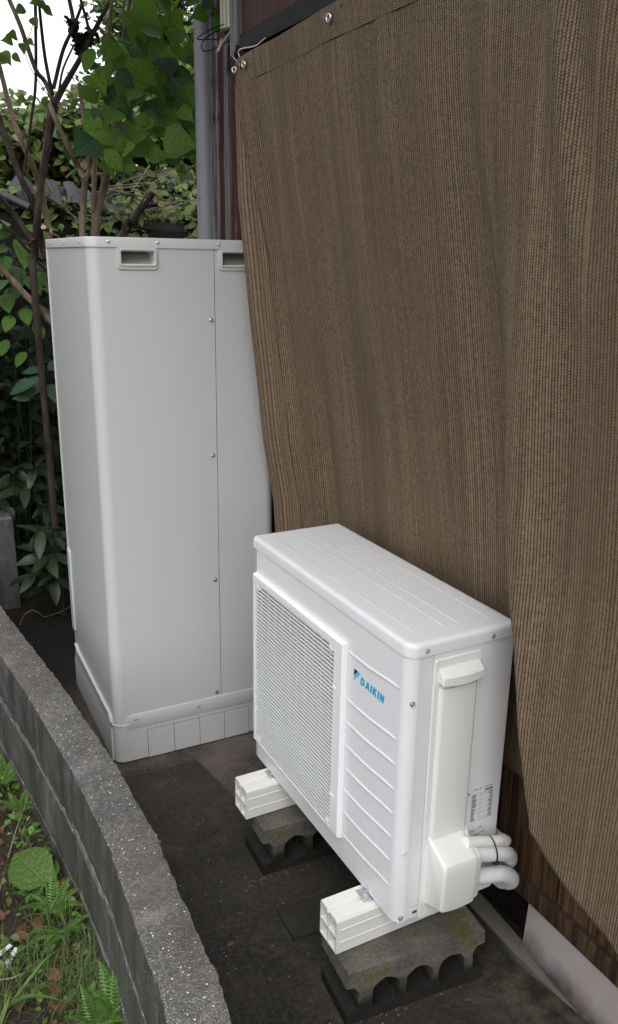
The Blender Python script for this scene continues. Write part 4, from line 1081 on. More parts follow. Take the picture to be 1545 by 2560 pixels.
# ------------------------------------------------------------------ pipes leaving the valve cover
def pipe_thing(name, pts, r, label, mat, corr=0.0, pitch_=0.006, k=10, seg=14):
    o = empty(name, pts[0], label, 'pipe'); bm = B(); P = smooth_path(pts, k)
    if corr:
        Q = [P[0]]; acc = 0
        step = pitch_/3
        for a, b in zip(P, P[1:]):
            L = (b-a).length; m = max(1, int(L/step))
            for i in range(1, m+1): Q.append(a.lerp(b, i/m))
        P = Q; rad = [r+(corr if (i % 3) == 0 else 0) for i in range(len(P))]
        n = len(P); T = [(P[min(i+2, n-1)]-P[max(i-2, 0)]).normalized() for i in range(n)]
        nrm = T[0].orthogonal().normalized(); loops = []
        for i in range(n):
            nrm = (nrm-T[i]*nrm.dot(T[i])).normalized(); bi = T[i].cross(nrm)
            loops.append([P[i]+(nrm*math.cos(2*math.pi*j/seg)+bi*math.sin(2*math.pi*j/seg))*rad[i] for j in range(seg)])
        loft(bm, loops)
    else: tube(bm, P, r, seg, 1)
    obj('tube', bm, mat, o, o.location, 60); return o
PCO = [(0.680, 1.208, 0.471), (0.720, 1.206, 0.460), (0.758, 1.206, 0.447), (0.786, 1.208, 0.439), (0.812, 1.215, 0.424), (0.826, 1.235, 0.408), (0.836, 1.265, 0.390), (0.842, 1.30, 0.385), (0.842, 1.6, 0.40)]
PUP = [(0.680, 1.203, 0.436), (0.720, 1.203, 0.427), (0.748, 1.203, 0.418), (0.784, 1.203, 0.406), (0.816, 1.210, 0.388), (0.843, 1.227, 0.354), (0.862, 1.252, 0.322), (0.868, 1.295, 0.30), (0.868, 1.6, 0.28)]
PLOW = [(0.690, 1.203, 0.372), (0.738, 1.203, 0.358), (0.765, 1.203, 0.351), (0.797, 1.204, 0.340), (0.836, 1.212, 0.310), (0.857, 1.232, 0.274), (0.866, 1.265, 0.247), (0.868, 1.31, 0.235), (0.868, 1.6, 0.23)]
yp = UY0-0.036
pipe_thing('insulated_pipe', PUP, 0.0190, 'upper thick white lagged pipe bending back from the valve cover', M['pipe'])
pipe_thing('insulated_pipe', PLOW, 0.0200, 'lower thick white lagged pipe, lowest of the three beside the valve cover', M['pipe'], 0.0004, 0.004)
pipe_thing('corrugated_conduit', PCO, 0.0120, 'thin white corrugated conduit above the two thick pipes', M['unit_plastic'], 0.0011, 0.0048)
ct = empty('cable_tie', (0.765, yp, 0.41), 'black cable tie round the white conduit and pipe', 'cable tie')
bm = B(); ring = []
for i in range(26):
    a = 2*math.pi*i/26; ring.append(Vector((0.7560-0.004*math.sin(a), 1.204+(0.0232-0.004*math.sin(a))*math.cos(a), 0.4275+0.0355*math.sin(a))))
ring.append(ring[0]); tube(bm, ring, 0.0018, 6, 1); obj('strap', bm, M['black_plastic'], ct, ct.location)
bm = B(); box(bm, 0.760, 0.768, 1.183, 1.192, 0.392, 0.401, 0.001, 1); obj('tie_head', bm, M['black_plastic'], ct, ct.location)

# ------------------------------------------------------------------ vegetation helpers
def leaf_mesh(name, outline, fold, curl, mat, seg=6):
    """outline: list of half-widths along the length 1.0; a leaf lying in x-y, tip at +y, folded along the midrib"""
    me = bpy.data.meshes.new(name); vs = []; fs = []; n = len(outline)
    for i, wd in enumerate(outline):
        t = i/(n-1); z = -curl*t*t; yb = t
        vs += [(-wd, yb-(0.10*wd if i == 1 else 0), z+fold*wd), (0, yb, z), (wd, yb-(0.10*wd if i == 1 else 0), z+fold*wd)]
    for i in range(n-1):
        a = 3*i; fs += [(a, a+1, a+4, a+3), (a+1, a+2, a+5, a+4)]
    me.from_pydata(vs, [], fs); me.materials.append(mat); me.shade_smooth(); return me
HEART = [0.05, 0.36, 0.46, 0.44, 0.34, 0.20, 0.08, 0.004]
OVAL = [0.02, 0.20, 0.30, 0.32, 0.27, 0.17, 0.004]
LANCE = [0.02, 0.12, 0.17, 0.18, 0.16, 0.10, 0.004]
def quats(nrm, yaw):
    z = Vector(nrm).normalized(); y = Vector((math.cos(yaw), math.sin(yaw), 0)); y = (y-z*y.dot(z)).normalized(); x = y.cross(z)
    return Matrix((x, y, z)).transposed()
def put_leaf(me, parent, loc, size, nrm, yaw, name='leaf'):
    o = bpy.data.objects.new(name, me); C.objects.link(o); o.parent = parent
    m = quats(nrm, yaw).to_4x4(); o.matrix_local = Matrix.Translation(Vector(loc)-parent.location) @ m @ Matrix.Diagonal((size, size, size, 1)); return o
def leaf_cloud(name, pos, size, mats, parent=None, shift=None, kind='stuff', updown=0.5, shape=(0.0, 0.36, 0.0), facing=None, fold=0.25):
    """many small folded leaves as one mesh; pos (N,3), size (N,)"""
    N = len(pos); pos = np.asarray(pos, float); size = np.asarray(size, float)
    nz = rng.normal(size=(N, 3)); nz[:, 2] = np.abs(nz[:, 2])+updown
    if facing is not None: nz += np.asarray(facing)[None, :]
    nz /= np.linalg.norm(nz, axis=1)[:, None]
    a = rng.normal(size=(N, 3)); a[:, 2] -= 0.5; y = a-(a*nz).sum(1)[:, None]*nz; y /= np.linalg.norm(y, axis=1)[:, None]; x = np.cross(y, nz)
    wd = 0.36
    loc = [(0, 0, 0), (wd*0.85, 0.30, fold*wd), (wd*0.75, 0.62, fold*wd*0.7), (0, 1.0, -0.12), (-wd*0.75, 0.62, fold*wd*0.7), (-wd*0.85, 0.30, fold*wd), (0, 0.5, 0.0)]
    Vv = np.stack([pos+size[:, None]*(x*p[0]+y*(p[1]-0.4)+nz*p[2]) for p in loc], 1).reshape(-1, 3)
    base = np.arange(N)[:, None]*7
    F = np.concatenate([base+np.array(f)[None, :] for f in ((0, 1, 2, 6), (6, 2, 3), )if len(f) == 4])
    tri = [(0, 1, 6), (1, 2, 6), (2, 3, 6), (3, 4, 6), (4, 5, 6), (5, 0, 6)]
    F = np.concatenate([base+np.array(f)[None, :] for f in tri]).astype(np.int32)
    me = bpy.data.meshes.new(name); me.vertices.add(len(Vv)); me.vertices.foreach_set('co', (Vv-(np.array(shift) if shift is not None else 0)).astype(np.float32).ravel())
    me.loops.add(F.size); me.loops.foreach_set('vertex_index', F.ravel())
    me.polygons.add(len(F)); me.polygons.foreach_set('loop_start', np.arange(0, F.size, 3, dtype=np.int32)); me.polygons.foreach_set('loop_total', np.full(len(F), 3, np.int32))
    mi = np.tile(rng.choice(len(mats), N, p=[m[1] for m in mats]), 6).astype(np.int32); me.polygons.foreach_set('material_index', mi)
    for m, _ in mats: me.materials.append(M[m])
    me.update(calc_edges=True); me.validate(); me.shade_smooth()
    o = bpy.data.objects.new(name, me); C.objects.link(o)
    if parent is not None: o.parent = parent
    if kind: o['kind'] = kind
    return o
def clumped(cen, rad, n, nclump, tight=0.35):
    """points in an uneven crown: clumps scattered through an ellipsoid"""
    cen = np.array(cen); rad = np.array(rad)
    d = rng.normal(size=(nclump, 3)); d /= np.linalg.norm(d, axis=1)[:, None]; c = cen+d*rad*(rng.random((nclump, 1))**0.45)
    k = rng.integers(0, nclump, n); p = c[k]+rng.normal(size=(n, 3))*rad*tight*rng.uniform(0.5, 1.1, (nclump, 1))[k]
    return p

# ------------------------------------------------------------------ overgrown bank and roof remains behind
def bank_z(x, y): return -0.05+2.06*sstep((y-4.95)/0.72)+0.45*sstep((y-5.6)/1.6)+0.09*noise.noise((x*1.3, y*1.3, 0))
grid_sheet('bank', -2.6, 4.5, 4.75, 9.0, 50, 40, bank_z, M['shaded_earth'])
grid_sheet('undergrowth_soil', -0.4, 4.5, 3.9, 4.9, 20, 8, lambda x, y: -0.005, M['shaded_earth'])
# tumbled tiles of an old roof on the bank, half buried in ivy
rf = empty('fallen_roof', (1.0, 5.8, 1.8), 'tumbled grey roof tiles half buried in ivy and dry stems behind the tank', 'fallen roof')
tbm = B(); lo = []
for t in np.linspace(0, 1, 7): lo.append([(-0.13+0.26*t, y, 0.035*math.sin(t*math.pi*2)+h) for y, h in ((0, 0), (0.26, 0), (0.26, 0.016), (0, 0.016))])
loft(tbm, lo); bmesh.ops.recalc_face_normals(tbm, faces=tbm.faces); tme = bpy.data.meshes.new('tile'); tbm.to_mesh(tme); tbm.free(); finish(tme, 40); tme.materials.append(M['tile'])
def put_tile(px, py, Y, rx, ry, rz, sc=1.0):
    p = at(px, py, Y)
    for _ in range(60):
        if p.z < bank_z(p.x, p.y)+0.05: break
        Y += 0.03; p = at(px, py, Y)
    o = bpy.data.objects.new('tile', tme); C.objects.link(o); o.parent = rf; o.location = p-rf.location; o.rotation_euler = (R(rx), R(ry), R(rz)); o.scale = (sc,)*3
for px, py, Y, rx, ry, rz in ((425, 470, 5.7, 18, 12, -50), (300, 500, 5.6, 35, 5, 20), (335, 520, 5.5, 20, -15, 50), (225, 470, 5.7, 30, 10, -15),
                              (180, 450, 5.8, 22, 8, 5), (140, 445, 5.8, 28, -12, 30), (50, 500, 5.5, 40, 20, -20), (75, 520, 5.45, 25, -8, 70), (260, 460, 5.9, 15, 12, -35),
                              (120, 480, 5.7, 45, 0, -40), (200, 520, 5.5, 50, 12, 10), (280, 540, 5.4, 30, -20, -25), (160, 520, 5.5, 60, 6, 25), (100, 455, 5.8, 20, 10, 0), (330, 470, 5.8, 18, -6, 12)):
    put_tile(px, py, Y, rx, ry, rz, random.uniform(0.55, 0.8))
# dry stems lying over it
tw = empty('dry_brushwood', at(380, 500, 5.4), 'dry brown stems lying tangled over the fallen tiles', 'brushwood')
for i in range(22):
    px, py = random.uniform(150, 480), random.uniform(430, 545); an = random.gauss(0.15, 0.5); L = random.uniform(50, 170)
    a = at(px, py, random.uniform(5.2, 5.6)); b = at(px+L*math.cos(an), py-L*math.sin(an)*0.6, random.uniform(5.2, 5.7)); m_ = (a+b)/2+Vector((0, 0, random.uniform(-.03, .06)))
    bm = B(); tube(bm, [a, a.lerp(b, 0.35)+Vector((0, 0, random.uniform(-.015, .02))), b], random.uniform(0.0025, 0.0055), 5, 4); obj('stem', bm, M['twig'], tw, tw.location)

def tag_cloud(o, label=None, cat=None): return tag(o, label, cat)
# ivy over the bank and roof
pts = []
for _ in range(9000):
    x = random.uniform(-1.4, 3.2); y = random.uniform(4.95, 6.6); z = bank_z(x, y)
    cl_ = noise.noise((x*2.1, y*2.1, z*2))
    if cl_ < -0.12: continue
    pts.append((x, y, z+abs(random.gauss(0, 0.06))+0.06*max(0, cl_)))
pts = np.array(pts)
leaf_cloud('ivy', pts, rng.uniform(0.045, 0.095, len(pts)), [('leaf_ivy', 0.72), ('leaf_dark', 0.2), ('leaf_yellow', 0.08)], facing=(0, -0.9, 0.2))
# rampant creeper mound on the left with turning leaves
cm = empty('creeper_mound', at(150, 350, 6.2), 'mound of creeper with yellowing leaves behind the bare stems', 'creeper')
P_ = np.concatenate([clumped(tuple(at(x, y, 6.3)), (0.40, 0.30, 0.16), n, 14) for x, y, n in ((40, 370, 900), (140, 340, 900), (220, 330, 800), (110, 400, 800), (250, 400, 500), (20, 330, 300), (190, 290, 350))])
leaf_cloud('foliage', P_, rng.uniform(0.05, 0.10, len(P_)), [('leaf_ivy', 0.72), ('leaf_yellow', 0.24), ('leaf_dark', 0.04)], cm, cm.location, None, facing=(0, -0.8, 0.3))
# evergreen trees behind the corner of the house
def tree(name, base, crown, n, leafsize, mats, label, bark='bark_dark', r=0.09, tight=0.24, ncl=26):
    t = empty(name, base, label, 'tree'); bm = B()
    c0 = Vector(crown[0][0])
    tube(bm, [Vector(base), Vector(base).lerp(c0, 0.5)+Vector((0.08, 0, 0)), c0], [r, r*0.75, r*0.45], 9, 4); obj('trunk', bm, M[bark], t, t.location)
    for c, rad in crown:
        bm = B(); tube(bm, [Vector(base).lerp(c0, 0.7), (Vector(base).lerp(c0, 0.7)+Vector(c))/2+Vector((0, 0, 0.1)), Vector(c)+Vector((0, 0, rad[2]*0.5))], [r*0.5, r*0.3, r*0.12], 7, 4); obj('branch', bm, M[bark], t, t.location)
    P = np.concatenate([clumped(c, rad, int(n*w_), ncl, tight) for (c, rad), w_ in zip(crown, [1/len(crown)]*len(crown))])
    leaf_cloud('crown', P, rng.uniform(*leafsize, len(P)), mats, t, t.location, None, facing=(0, -0.6, 0.3)); return t
tr1 = tree('evergreen_tree', (at(440, 600, 7.2).x, 7.2, 1.5), [(tuple(at(430, 60, 7.2)), (0.55, 0.5, 0.6)), (tuple(at(440, 240, 7.0)), (0.5, 0.45, 0.5)), (tuple(at(470, -120, 7.3)), (0.7, 0.5, 0.6)), (tuple(at(390, 330, 6.9)), (0.45, 0.4, 0.32))],
     9000, (0.05, 0.10), [('leaf_tree', 0.75), ('leaf_dark', 0.25)], 'dense dark green tree growing behind the downpipe')
tr2 = tree('small_leaved_tree', (at(300, 600, 7.8).x, 7.8, 1.5), [(tuple(at(370, 90, 7.8)), (0.42, 0.5, 0.55)), (tuple(at(285, 275, 7.6)), (0.26, 0.4, 0.24)), (tuple(at(360, -60, 7.8)), (0.45, 0.5, 0.5)), (tuple(at(330, 260, 7.6)), (0.4, 0.4, 0.35))],
     5200, (0.05, 0.095), [('leaf_tree', 0.8), ('leaf_dark', 0.2)], 'light green tree with sky showing through behind the bare stems', 'bark_dark', 0.07)

# far house just showing over the creeper at the left
fh = empty('distant_house', at(20, 330, 26), 'pale distant house roof just showing at the left over the creeper', 'house')
a = at(-40, 292, 26); b = at(68, 292, 26)
bm = B(); box(bm, a.x-3, b.x, 26, 30, 2.0, a.z); obj('wall', bm, M['far_wall'], fh, fh.location)
bm = B(); loft(bm, [[(x, 25.6, a.z), (x, 25.6, a.z+0.08), (x, 28, a.z+0.40), (x, 30.4, a.z+0.08), (x, 30.4, a.z)] for x in (a.x-3.3, b.x+0.3)]); bmesh.ops.recalc_face_normals(bm, faces=bm.faces); obj('roof', bm, M['plate_roof'], fh, fh.location)

# ------------------------------------------------------------------ bare stems behind the tank
k1 = 780/1487
def c1(pts, Y): return [at(x*k1, y*k1, Y+0.04*math.sin(i*1.7)) for i, (x, y) in enumerate(pts)]
def stem_tree(name, label, Y, trunk, branches, mat, base_to_ground=True):
    P = c1(trunk[0], Y)
    if base_to_ground: P = [Vector((P[0].x+0.02, Y+0.03, 0.0)), Vector((P[0].x+0.01, Y, P[0].z*0.5))]+P
    t = empty(name, (P[0].x, P[0].y, P[0].z), label, 'tree')
    bm = B(); tube(bm, P, [r*1.0 for r in trunk[1]], 9, 4, True, 0.12); obj('trunk', bm, M[mat], t, t.location)
    for pts, rr, *m2 in branches:
        bm = B(); tube(bm, c1(pts, Y+random.uniform(-0.06, 0.06)) , rr, 7, 4, True, 0.1); obj('branch', bm, M[m2[0] if m2 else mat], t, t.location)
    return t
tA = stem_tree('bare_stem_tree', 'dark branching tree with bare stems at the left of the tank', 4.0,
   ([(160, 1330), (165, 1220), (172, 1120), (180, 1010), (200, 850), (235, 650), (262, 490)], [0.017, 0.017, 0.017, 0.016, 0.0145]),
   [([(215, 1240), (190, 1110), (165, 980), (95, 840), (20, 640), (0, 570), (-60, 440)], [0.015, 0.015, 0.013, 0.011]),
    ([(258, 500), (300, 420), (370, 300), (480, 90), (530, 0), (590, -120)], [0.0145, 0.012, 0.009, 0.008]),
    ([(252, 480), (215, 390), (170, 330), (100, 130), (45, 0), (10, -90)], [0.010, 0.010, 0.0095, 0.009], 'bark_light'),
    ([(250, 450), (215, 280), (190, 60), (185, -40)], [0.009, 0.007, 0.005]),
    ([(255, 420), (300, 240), (350, 130), (395, 10)], [0.009, 0.008, 0.006]),
    ([(280, 440), (300, 330), (352, 215)], [0.006, 0.005, 0.004]),
    ([(350, 140), (345, 70), (330, 0), (322, -60)], [0.010, 0.009, 0.008], 'bark_light'),
    ([(430, 160), (405, 70), (385, 0), (375, -50)], [0.007, 0.006, 0.006]),
    ([(112, 830), (150, 560), (170, 380), (168, 0), (165, -80)], [0.006, 0.0065, 0.007, 0.008]),
    ([(160, 1150), (80, 1040), (0, 940), (-60, 880)], [0.013, 0.012, 0.011]),
    ([(175, 1090), (150, 1200), (60, 1110), (10, 1080)], [0.008, 0.007, 0.005]),
    ([(180, 1110), (205, 1090), (240, 1100)], [0.010, 0.009, 0.008])], 'bark_dark')
tB = stem_tree('bare_stem_tree', 'tan stem forking into a Y just behind the tank lid', 3.75,
   ([(395, 1150), (398, 1000), (405, 850)], [0.016, 0.015, 0.014]),
   [([(405, 855), (375, 800), (340, 730), (270, 580), (238, 500)], [0.012, 0.012, 0.011, 0.010]),
    ([(408, 850), (425, 800), (432, 720), (415, 640), (395, 540), (380, 400)], [0.010, 0.010, 0.009, 0.009])], 'bark_light')
tC = stem_tree('leafy_stem_tree', 'thick leaning stem with large heart shaped leaves behind the tank', 3.9,
   ([(455, 1150), (490, 920), (515, 800), (530, 660), (600, 480), (640, 340), (695, 150), (710, 60), (725, -60)], [0.020, 0.0195, 0.018, 0.0175, 0.017, 0.016]),
   [([(445, 1010), (450, 800), (460, 650), (480, 560)], [0.012, 0.011, 0.009]), ([(525, 600), (500, 520), (510, 260), (530, 50), (535, -40)], [0.008, 0.008, 0.008]),
    ([(560, 560), (580, 230), (605, 100), (620, -20)], [0.007, 0.008, 0.008]), ([(620, 450), (640, 250), (660, 190)], [0.011, 0.010, 0.008], 'bark_dark'),
    ([(640, 480), (770, 180), (850, 30), (880, -30)], [0.004, 0.005, 0.006], 'bark_dark'), ([(600, 500), (700, 440), (790, 330)], [0.004, 0.003, 0.002])], 'bark_light')
tD = stem_tree('cut_stem_tree', 'purplish pruned stem with two pale sawn ends behind the tank lid', 3.85,
   ([(590, 1160), (640, 1060), (690, 978), (735, 920)], [0.014, 0.0135, 0.012, 0.0105]),
   [([(690, 985), (725, 978), (762, 976)], [0.011, 0.010, 0.010]), ([(550, 1150), (610, 1060), (662, 985), (700, 930), (790, 870)], [0.008, 0.007, 0.005, 0.003], 'bark_light')], 'bark_dark')
for x, y, dx, dy in ((737, 917, 0.5, -0.8), (764, 976, 1, 0)):
    p = at(x*k1, y*k1, 3.85); q = at((x+6*dx)*k1, (y+6*dy)*k1, 3.83); bm = B(); tube(bm, [p, q], 0.0112, 9, 1); obj('sawn_end', bm, M['cut'], tD, tD.location)
p = at(208*k1, 1085*k1, 3.96); bm = B(); tube(bm, [p, p+Vector((-0.002, -0.006, 0.003))], 0.011, 9, 1); obj('sawn_end', bm, M['cut'], tA, tA.location)
p = at(241*k1, 1101*k1, 4.0); bm = B(); tube(bm, [p, p+Vector((0.004, -0.003, 0))], 0.0105, 9, 1); obj('sawn_end', bm, M['cut'], tA, tA.location)
tE = stem_tree('tan_stem_tree', 'pale tan stem crossing behind the dark stems at the far left', 4.5,
   ([(240, 1180), (215, 1000), (170, 830), (110, 690), (60, 560), (0, 330), (-40, 200)], [0.017, 0.016, 0.014, 0.012, 0.011]),
   [([(190, 880), (200, 760), (222, 600), (232, 480)], [0.008, 0.007, 0.006]), ([(210, 930), (300, 990), (380, 1055)], [0.008, 0.007, 0.005]), ([(300, 990), (318, 950), (310, 900)], [0.005, 0.005, 0.004])], 'bark_light')
# grey stem leaning out from behind the tank across the shade
tF = empty('leaning_stem', (at(150, 850, 4.0).x+0.25, 4.05, 0), 'grey bare stem leaning out to the left from behind the tank', 'tree')
q = at(150, 850, 4.0)
bm = B(); tube(bm, [Vector((q.x+0.25, 4.05, -0.03)), Vector((q.x+0.20, 4.03, 0.7)), q, at(122, 800, 4.02), at(62, 735, 4.05), at(0, 668, 4.1), at(-60, 620, 4.1)], [0.018, 0.017, 0.016, 0.014, 0.014, 0.014, 0.013], 8, 4, True, 0.1); obj('trunk', bm, M['bark_light'], tF, tF.location)
bm = B(); tube(bm, [at(130, 690, 4.1), at(90, 650, 4.12), at(40, 590, 4.15), at(-10, 545, 4.15)], [0.007, 0.007, 0.006], 7, 4); obj('branch', bm, M['bark_dark'], tF, tF.location)
# the crowns these stems carry, above the top of the picture
for t_, cs_ in ((tA, ((-0.55, 4.1, 3.75), (-0.9, 3.6, 3.6), (0.0, 4.3, 4.0), (-0.6, 3.1, 3.7))), (tC, ((0.5, 4.2, 3.95), (0.9, 4.4, 3.9), (0.3, 4.0, 4.2)))):
    P_ = np.concatenate([clumped(c, (0.55, 0.5, 0.28), 260, 12, 0.35) for c in cs_])
    P_ = P_[P_[:, 2] > 3.05+0.28*np.maximum(0, P_[:, 1]-3.0)]
    leaf_cloud('crown', P_, rng.uniform(0.09, 0.15, len(P_)), [('leaf_tree', 0.7), ('leaf_dark', 0.3)], t_, t_.location, None)
# dry seed cluster caught in the fork
sc_ = empty('dry_seed_cluster', at(208, 110, 3.98), 'brown shrivelled seed cluster hanging on the dark branch against the sky', 'seed cluster')
P_ = np.concatenate([np.array([tuple(at(x+random.gauss(0, 7), y+random.gauss(0, 9), 3.97+random.gauss(0, 0.02))) for _ in range(n)]) for x, y, n in ((183, 65, 60), (198, 100, 90), (222, 95, 70), (206, 120, 100), (213, 148, 22))])
leaf_cloud('seed_heads', P_, rng.uniform(0.022, 0.040, len(P_)), [('seed', 1.0)], sc_, sc_.location)

# big heart-shaped leaves, one by one
L_heart = leaf_mesh('leaf', HEART, 0.22, 0.25, M['leaf_big']); L_blue = leaf_mesh('leaf', HEART, 0.10, 0.15, M['leaf_blue']); L_oval = leaf_mesh('leaf', OVAL, 0.25, 0.3, M['leaf_big']); L_bright = leaf_mesh('leaf', HEART, 0.25, 0.25, M['leaf_bright'])
big = [(520, 500, .15, 1), (560, 590, .10, 0), (455, 745, .135, 1), (640, 760, .12, 0), (780, 760, .15, 0), (860, 600, .13, 1), (775, 350, .13, 1), (640, 290, .12, 1), (430, 430, .11, 0), (370, 480, .09, 0),
       (500, 640, .12, 0), (590, 690, .12, 0), (700, 560, .13, 1), (750, 640, .12, 0), (900, 690, .13, 0), (890, 860, .10, 0), (845, 720, .13, 0), (710, 430, .12, 0), (600, 380, .14, 0), (520, 330, .11, 0),
       (450, 300, .10, 0), (720, 250, .13, 0), (800, 290, .12, 0), (870, 310, .13, 0), (620, 190, .12, 0), (560, 270, .12, 0), (690, 60, .13, 0), (640, 90, .12, 0), (740, 140, .12, 0), (800, 130, .11, 0),
       (560, 770, .12, 0), (500, 780, .10, 0), (880, 500, .12, 0), (820, 450, .12, 1), (770, 520, .11, 0), (660, 640, .11, 0), (920, 560, .10, 0), (860, 780, .09, 0), (710, 800, .09, 0), (560, 450, .10, 0),
       (420, 660, .08, 0), (655, 180, .12, 0), (580, 130, .10, 0), (730, 30, .12, 0), (660, -20, .12, 0), (840, 210, .11, 0), (900, 400, .10, 1), (690, 340, .12, 0), (640, 440, .11, 0), (480, 380, .09, 0)]
for _ in range(60):
    a_ = random.random(); big.append((430+500*random.random(), 180+680*a_, random.uniform(.055, .095), 1 if random.random() < .3 else 0))
for x, y, s, b in big:
    p = at(x*k1, y*k1-12, 3.72+random.uniform(-0.16, 0.12))
    put_leaf((L_blue if b else random.choice([L_heart, L_heart, L_bright, L_bright, L_oval])), tC, p+Vector((0, 0, s*0.35)), s*random.uniform(0.95, 1.15),
             (random.gauss(-0.25, 0.3), -1+random.gauss(0, 0.2), random.uniform(0.2, 0.9)), random.gauss(-1.5, 0.5))
# droop the tips: leaves above point along the slope already; extra small vine leaves against the sky
vn = empty('vine', at(95, 110, 3.95), 'thin vine with small leaves hanging on the bare stems against the sky', 'vine')
bm = B(); tube(bm, c1([(170, 60), (140, 170), (110, 190), (125, 270), (160, 350), (240, 470)], 3.93), 0.0016, 5, 5); obj('stem', bm, M['leaf_dark'], vn, vn.location)
L_small = leaf_mesh('leaf', HEART, 0.35, 0.3, M['leaf_tree'])
for x, y, s, yw in ((118, 40, .05, -2.2), (150, 85, .045, -1.6), (205, 40, .05, -0.7), (185, 20, .05, -0.3), (80, 175, .05, -2.6), (105, 205, .045, -1.5), (60, 200, .05, -2.8), (20, 265, .06, -1.7), (55, 265, .045, -0.8), (5, 250, .06, -1.4), (128, 190, .035, -1.2),
                    (120, 470, .04, -2.2), (135, 460, .03, -1.5), (205, 495, .04, 0.2), (100, 490, .03, -2.6), (190, 10, .045, -2.6)):
    put_leaf(L_small, vn, at(x*k1, y*k1, 3.9), s, (random.gauss(0, .3), -1, 0.4), yw)
dv = empty('climbing_vine', at(510, 50, 3.3), 'sprig of climbing vine in front of the grey downpipe', 'vine')
L_vine = leaf_mesh('leaf', HEART, 0.25, 0.25, M['leaf_big'])
bm = B(); tube(bm, [at(500, -10, 3.34), at(512, 40, 3.32), at(535, 35, 3.3), at(560, 15, 3.28)], 0.0014, 5, 4); obj('stem', bm, M['leaf_dark'], dv, dv.location)
for x, y, s in ((505, 18, .055), (517, 48, .075), (536, 35, .045), (527, 68, .06), (492, 4, .05)):
    put_leaf(L_vine if s != .055 else L_blue, dv, at(x, y-14, 3.30), s, (random.gauss(-.2, .2), -1, 0.3), random.gauss(-1.6, 0.4))

# shade plants at the left
def leafy_plant(name, label, spots, Y, me, nrm=(0, -0.5, 0.9), stem='leaf_dark', cat='plant', base=None):
    x0 = at(spots[0][0], spots[0][1], Y); t = empty(name, (x0.x, Y, 0), label, cat)
    for x, y, s, yw in spots:
        p = at(x, y, Y+random.uniform(-0.06, 0.06))
        put_leaf(me, t, p, s, (nrm[0]+random.gauss(0, .25), nrm[1]+random.gauss(0, .2), nrm[2]), yw)
        if random.random() < 0.35:
            bm = B(); tube(bm, [Vector((x0.x+random.uniform(-.12, .12), Y+0.06, -0.02)), Vector((p.x, p.y+0.05, p.z*0.55)), p+Vector((0, 0.01, -0.005))], 0.0016, 5, 4); obj('stem', bm, M[stem], t, t.location)
    return t
L_auc = leaf_mesh('leaf', LANCE, 0.22, 0.25, M['leaf_aucuba'])
def rosette(cx, cy, n, s0, s1, a0=0):
    return [(cx+random.uniform(-6, 6), cy+random.uniform(-5, 5), random.uniform(s0, s1), a0+2*math.pi*i/n+random.uniform(-.25, .25)) for i in range(n)]
leafy_plant('spotted_shrub', 'low shrub with glossy yellow spotted leaves at the foot of the tank', rosette(122, 1385, 8, .12, .17)+rosette(138, 1440, 7, .10, .15)+rosette(100, 1330, 7, .10, .15)+rosette(90, 1440, 6, .10, .14)+rosette(140, 1340, 6, .09, .13), 4.0, L_auc)
leafy_plant('spotted_shrub', 'dim spotted shrub behind the glossy one in the shade', rosette(60, 1220, 7, .12, .17)+rosette(120, 1260, 7, .11, .16)+rosette(90, 1170, 6, .10, .15)+rosette(30, 1180, 5, .1, .15), 4.3, L_auc)
L_shade = leaf_mesh('leaf', OVAL, 0.2, 0.25, M['leaf_blue']); L_lit = leaf_mesh('leaf', OVAL, 0.25, 0.25, M['leaf_big'])
leafy_plant('shade_plant', 'spray of blue green leaves reaching out beside the tank edge', [(90, 955, .14, 3.0), (110, 940, .14, -2.4), (128, 960, .14, -1.5), (120, 925, .12, 0.6), (100, 930, .10, 2.4), (135, 940, .12, -0.5), (75, 1000, .08, 2.8)], 4.1, L_shade)
leafy_plant('bright_leaved_plant', 'bright green leafy plant in the light at the left edge', [(25, 560, .15, -2.6), (60, 565, .15, -0.4), (90, 570, .11, 0.1), (30, 585, .13, 2.8), (15, 640, .13, -2.0), (55, 655, .13, -0.6), (70, 690, .13, -1.5), (40, 685, .12, 3.0), (105, 600, .10, -1.2), (15, 700, .12, -2.2), (110, 720, .13, -1.3), (100, 760, .11, -1.0), (20, 625, .16, 3.1), (60, 770, .10, -1.7), (20, 850, .09, -2.2), (65, 880, .09, -2.4), (175, 595, .07, 1.2), (45, 600, .17, -1.2), (80, 620, .15, -0.8), (10, 590, .15, 2.6), (35, 665, .16, -1.6), (85, 680, .14, -1.0), (15, 735, .13, -1.8), (50, 720, .13, -2.3), (90, 810, .10, -1.4), (30, 790, .10, -2.0)], 4.25, L_lit)
# darker undergrowth masses in the hollow (leaf layers on stems)
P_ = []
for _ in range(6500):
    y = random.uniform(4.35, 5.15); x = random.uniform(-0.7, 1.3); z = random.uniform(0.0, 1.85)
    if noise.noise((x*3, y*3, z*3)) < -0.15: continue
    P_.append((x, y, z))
P_ = np.array(P_); leaf_cloud('undergrowth', P_, rng.uniform(0.05, 0.12, len(P_)), [('leaf_shade', 0.93), ('leaf_dark', 0.07)], facing=(0, -0.5, 0.3))
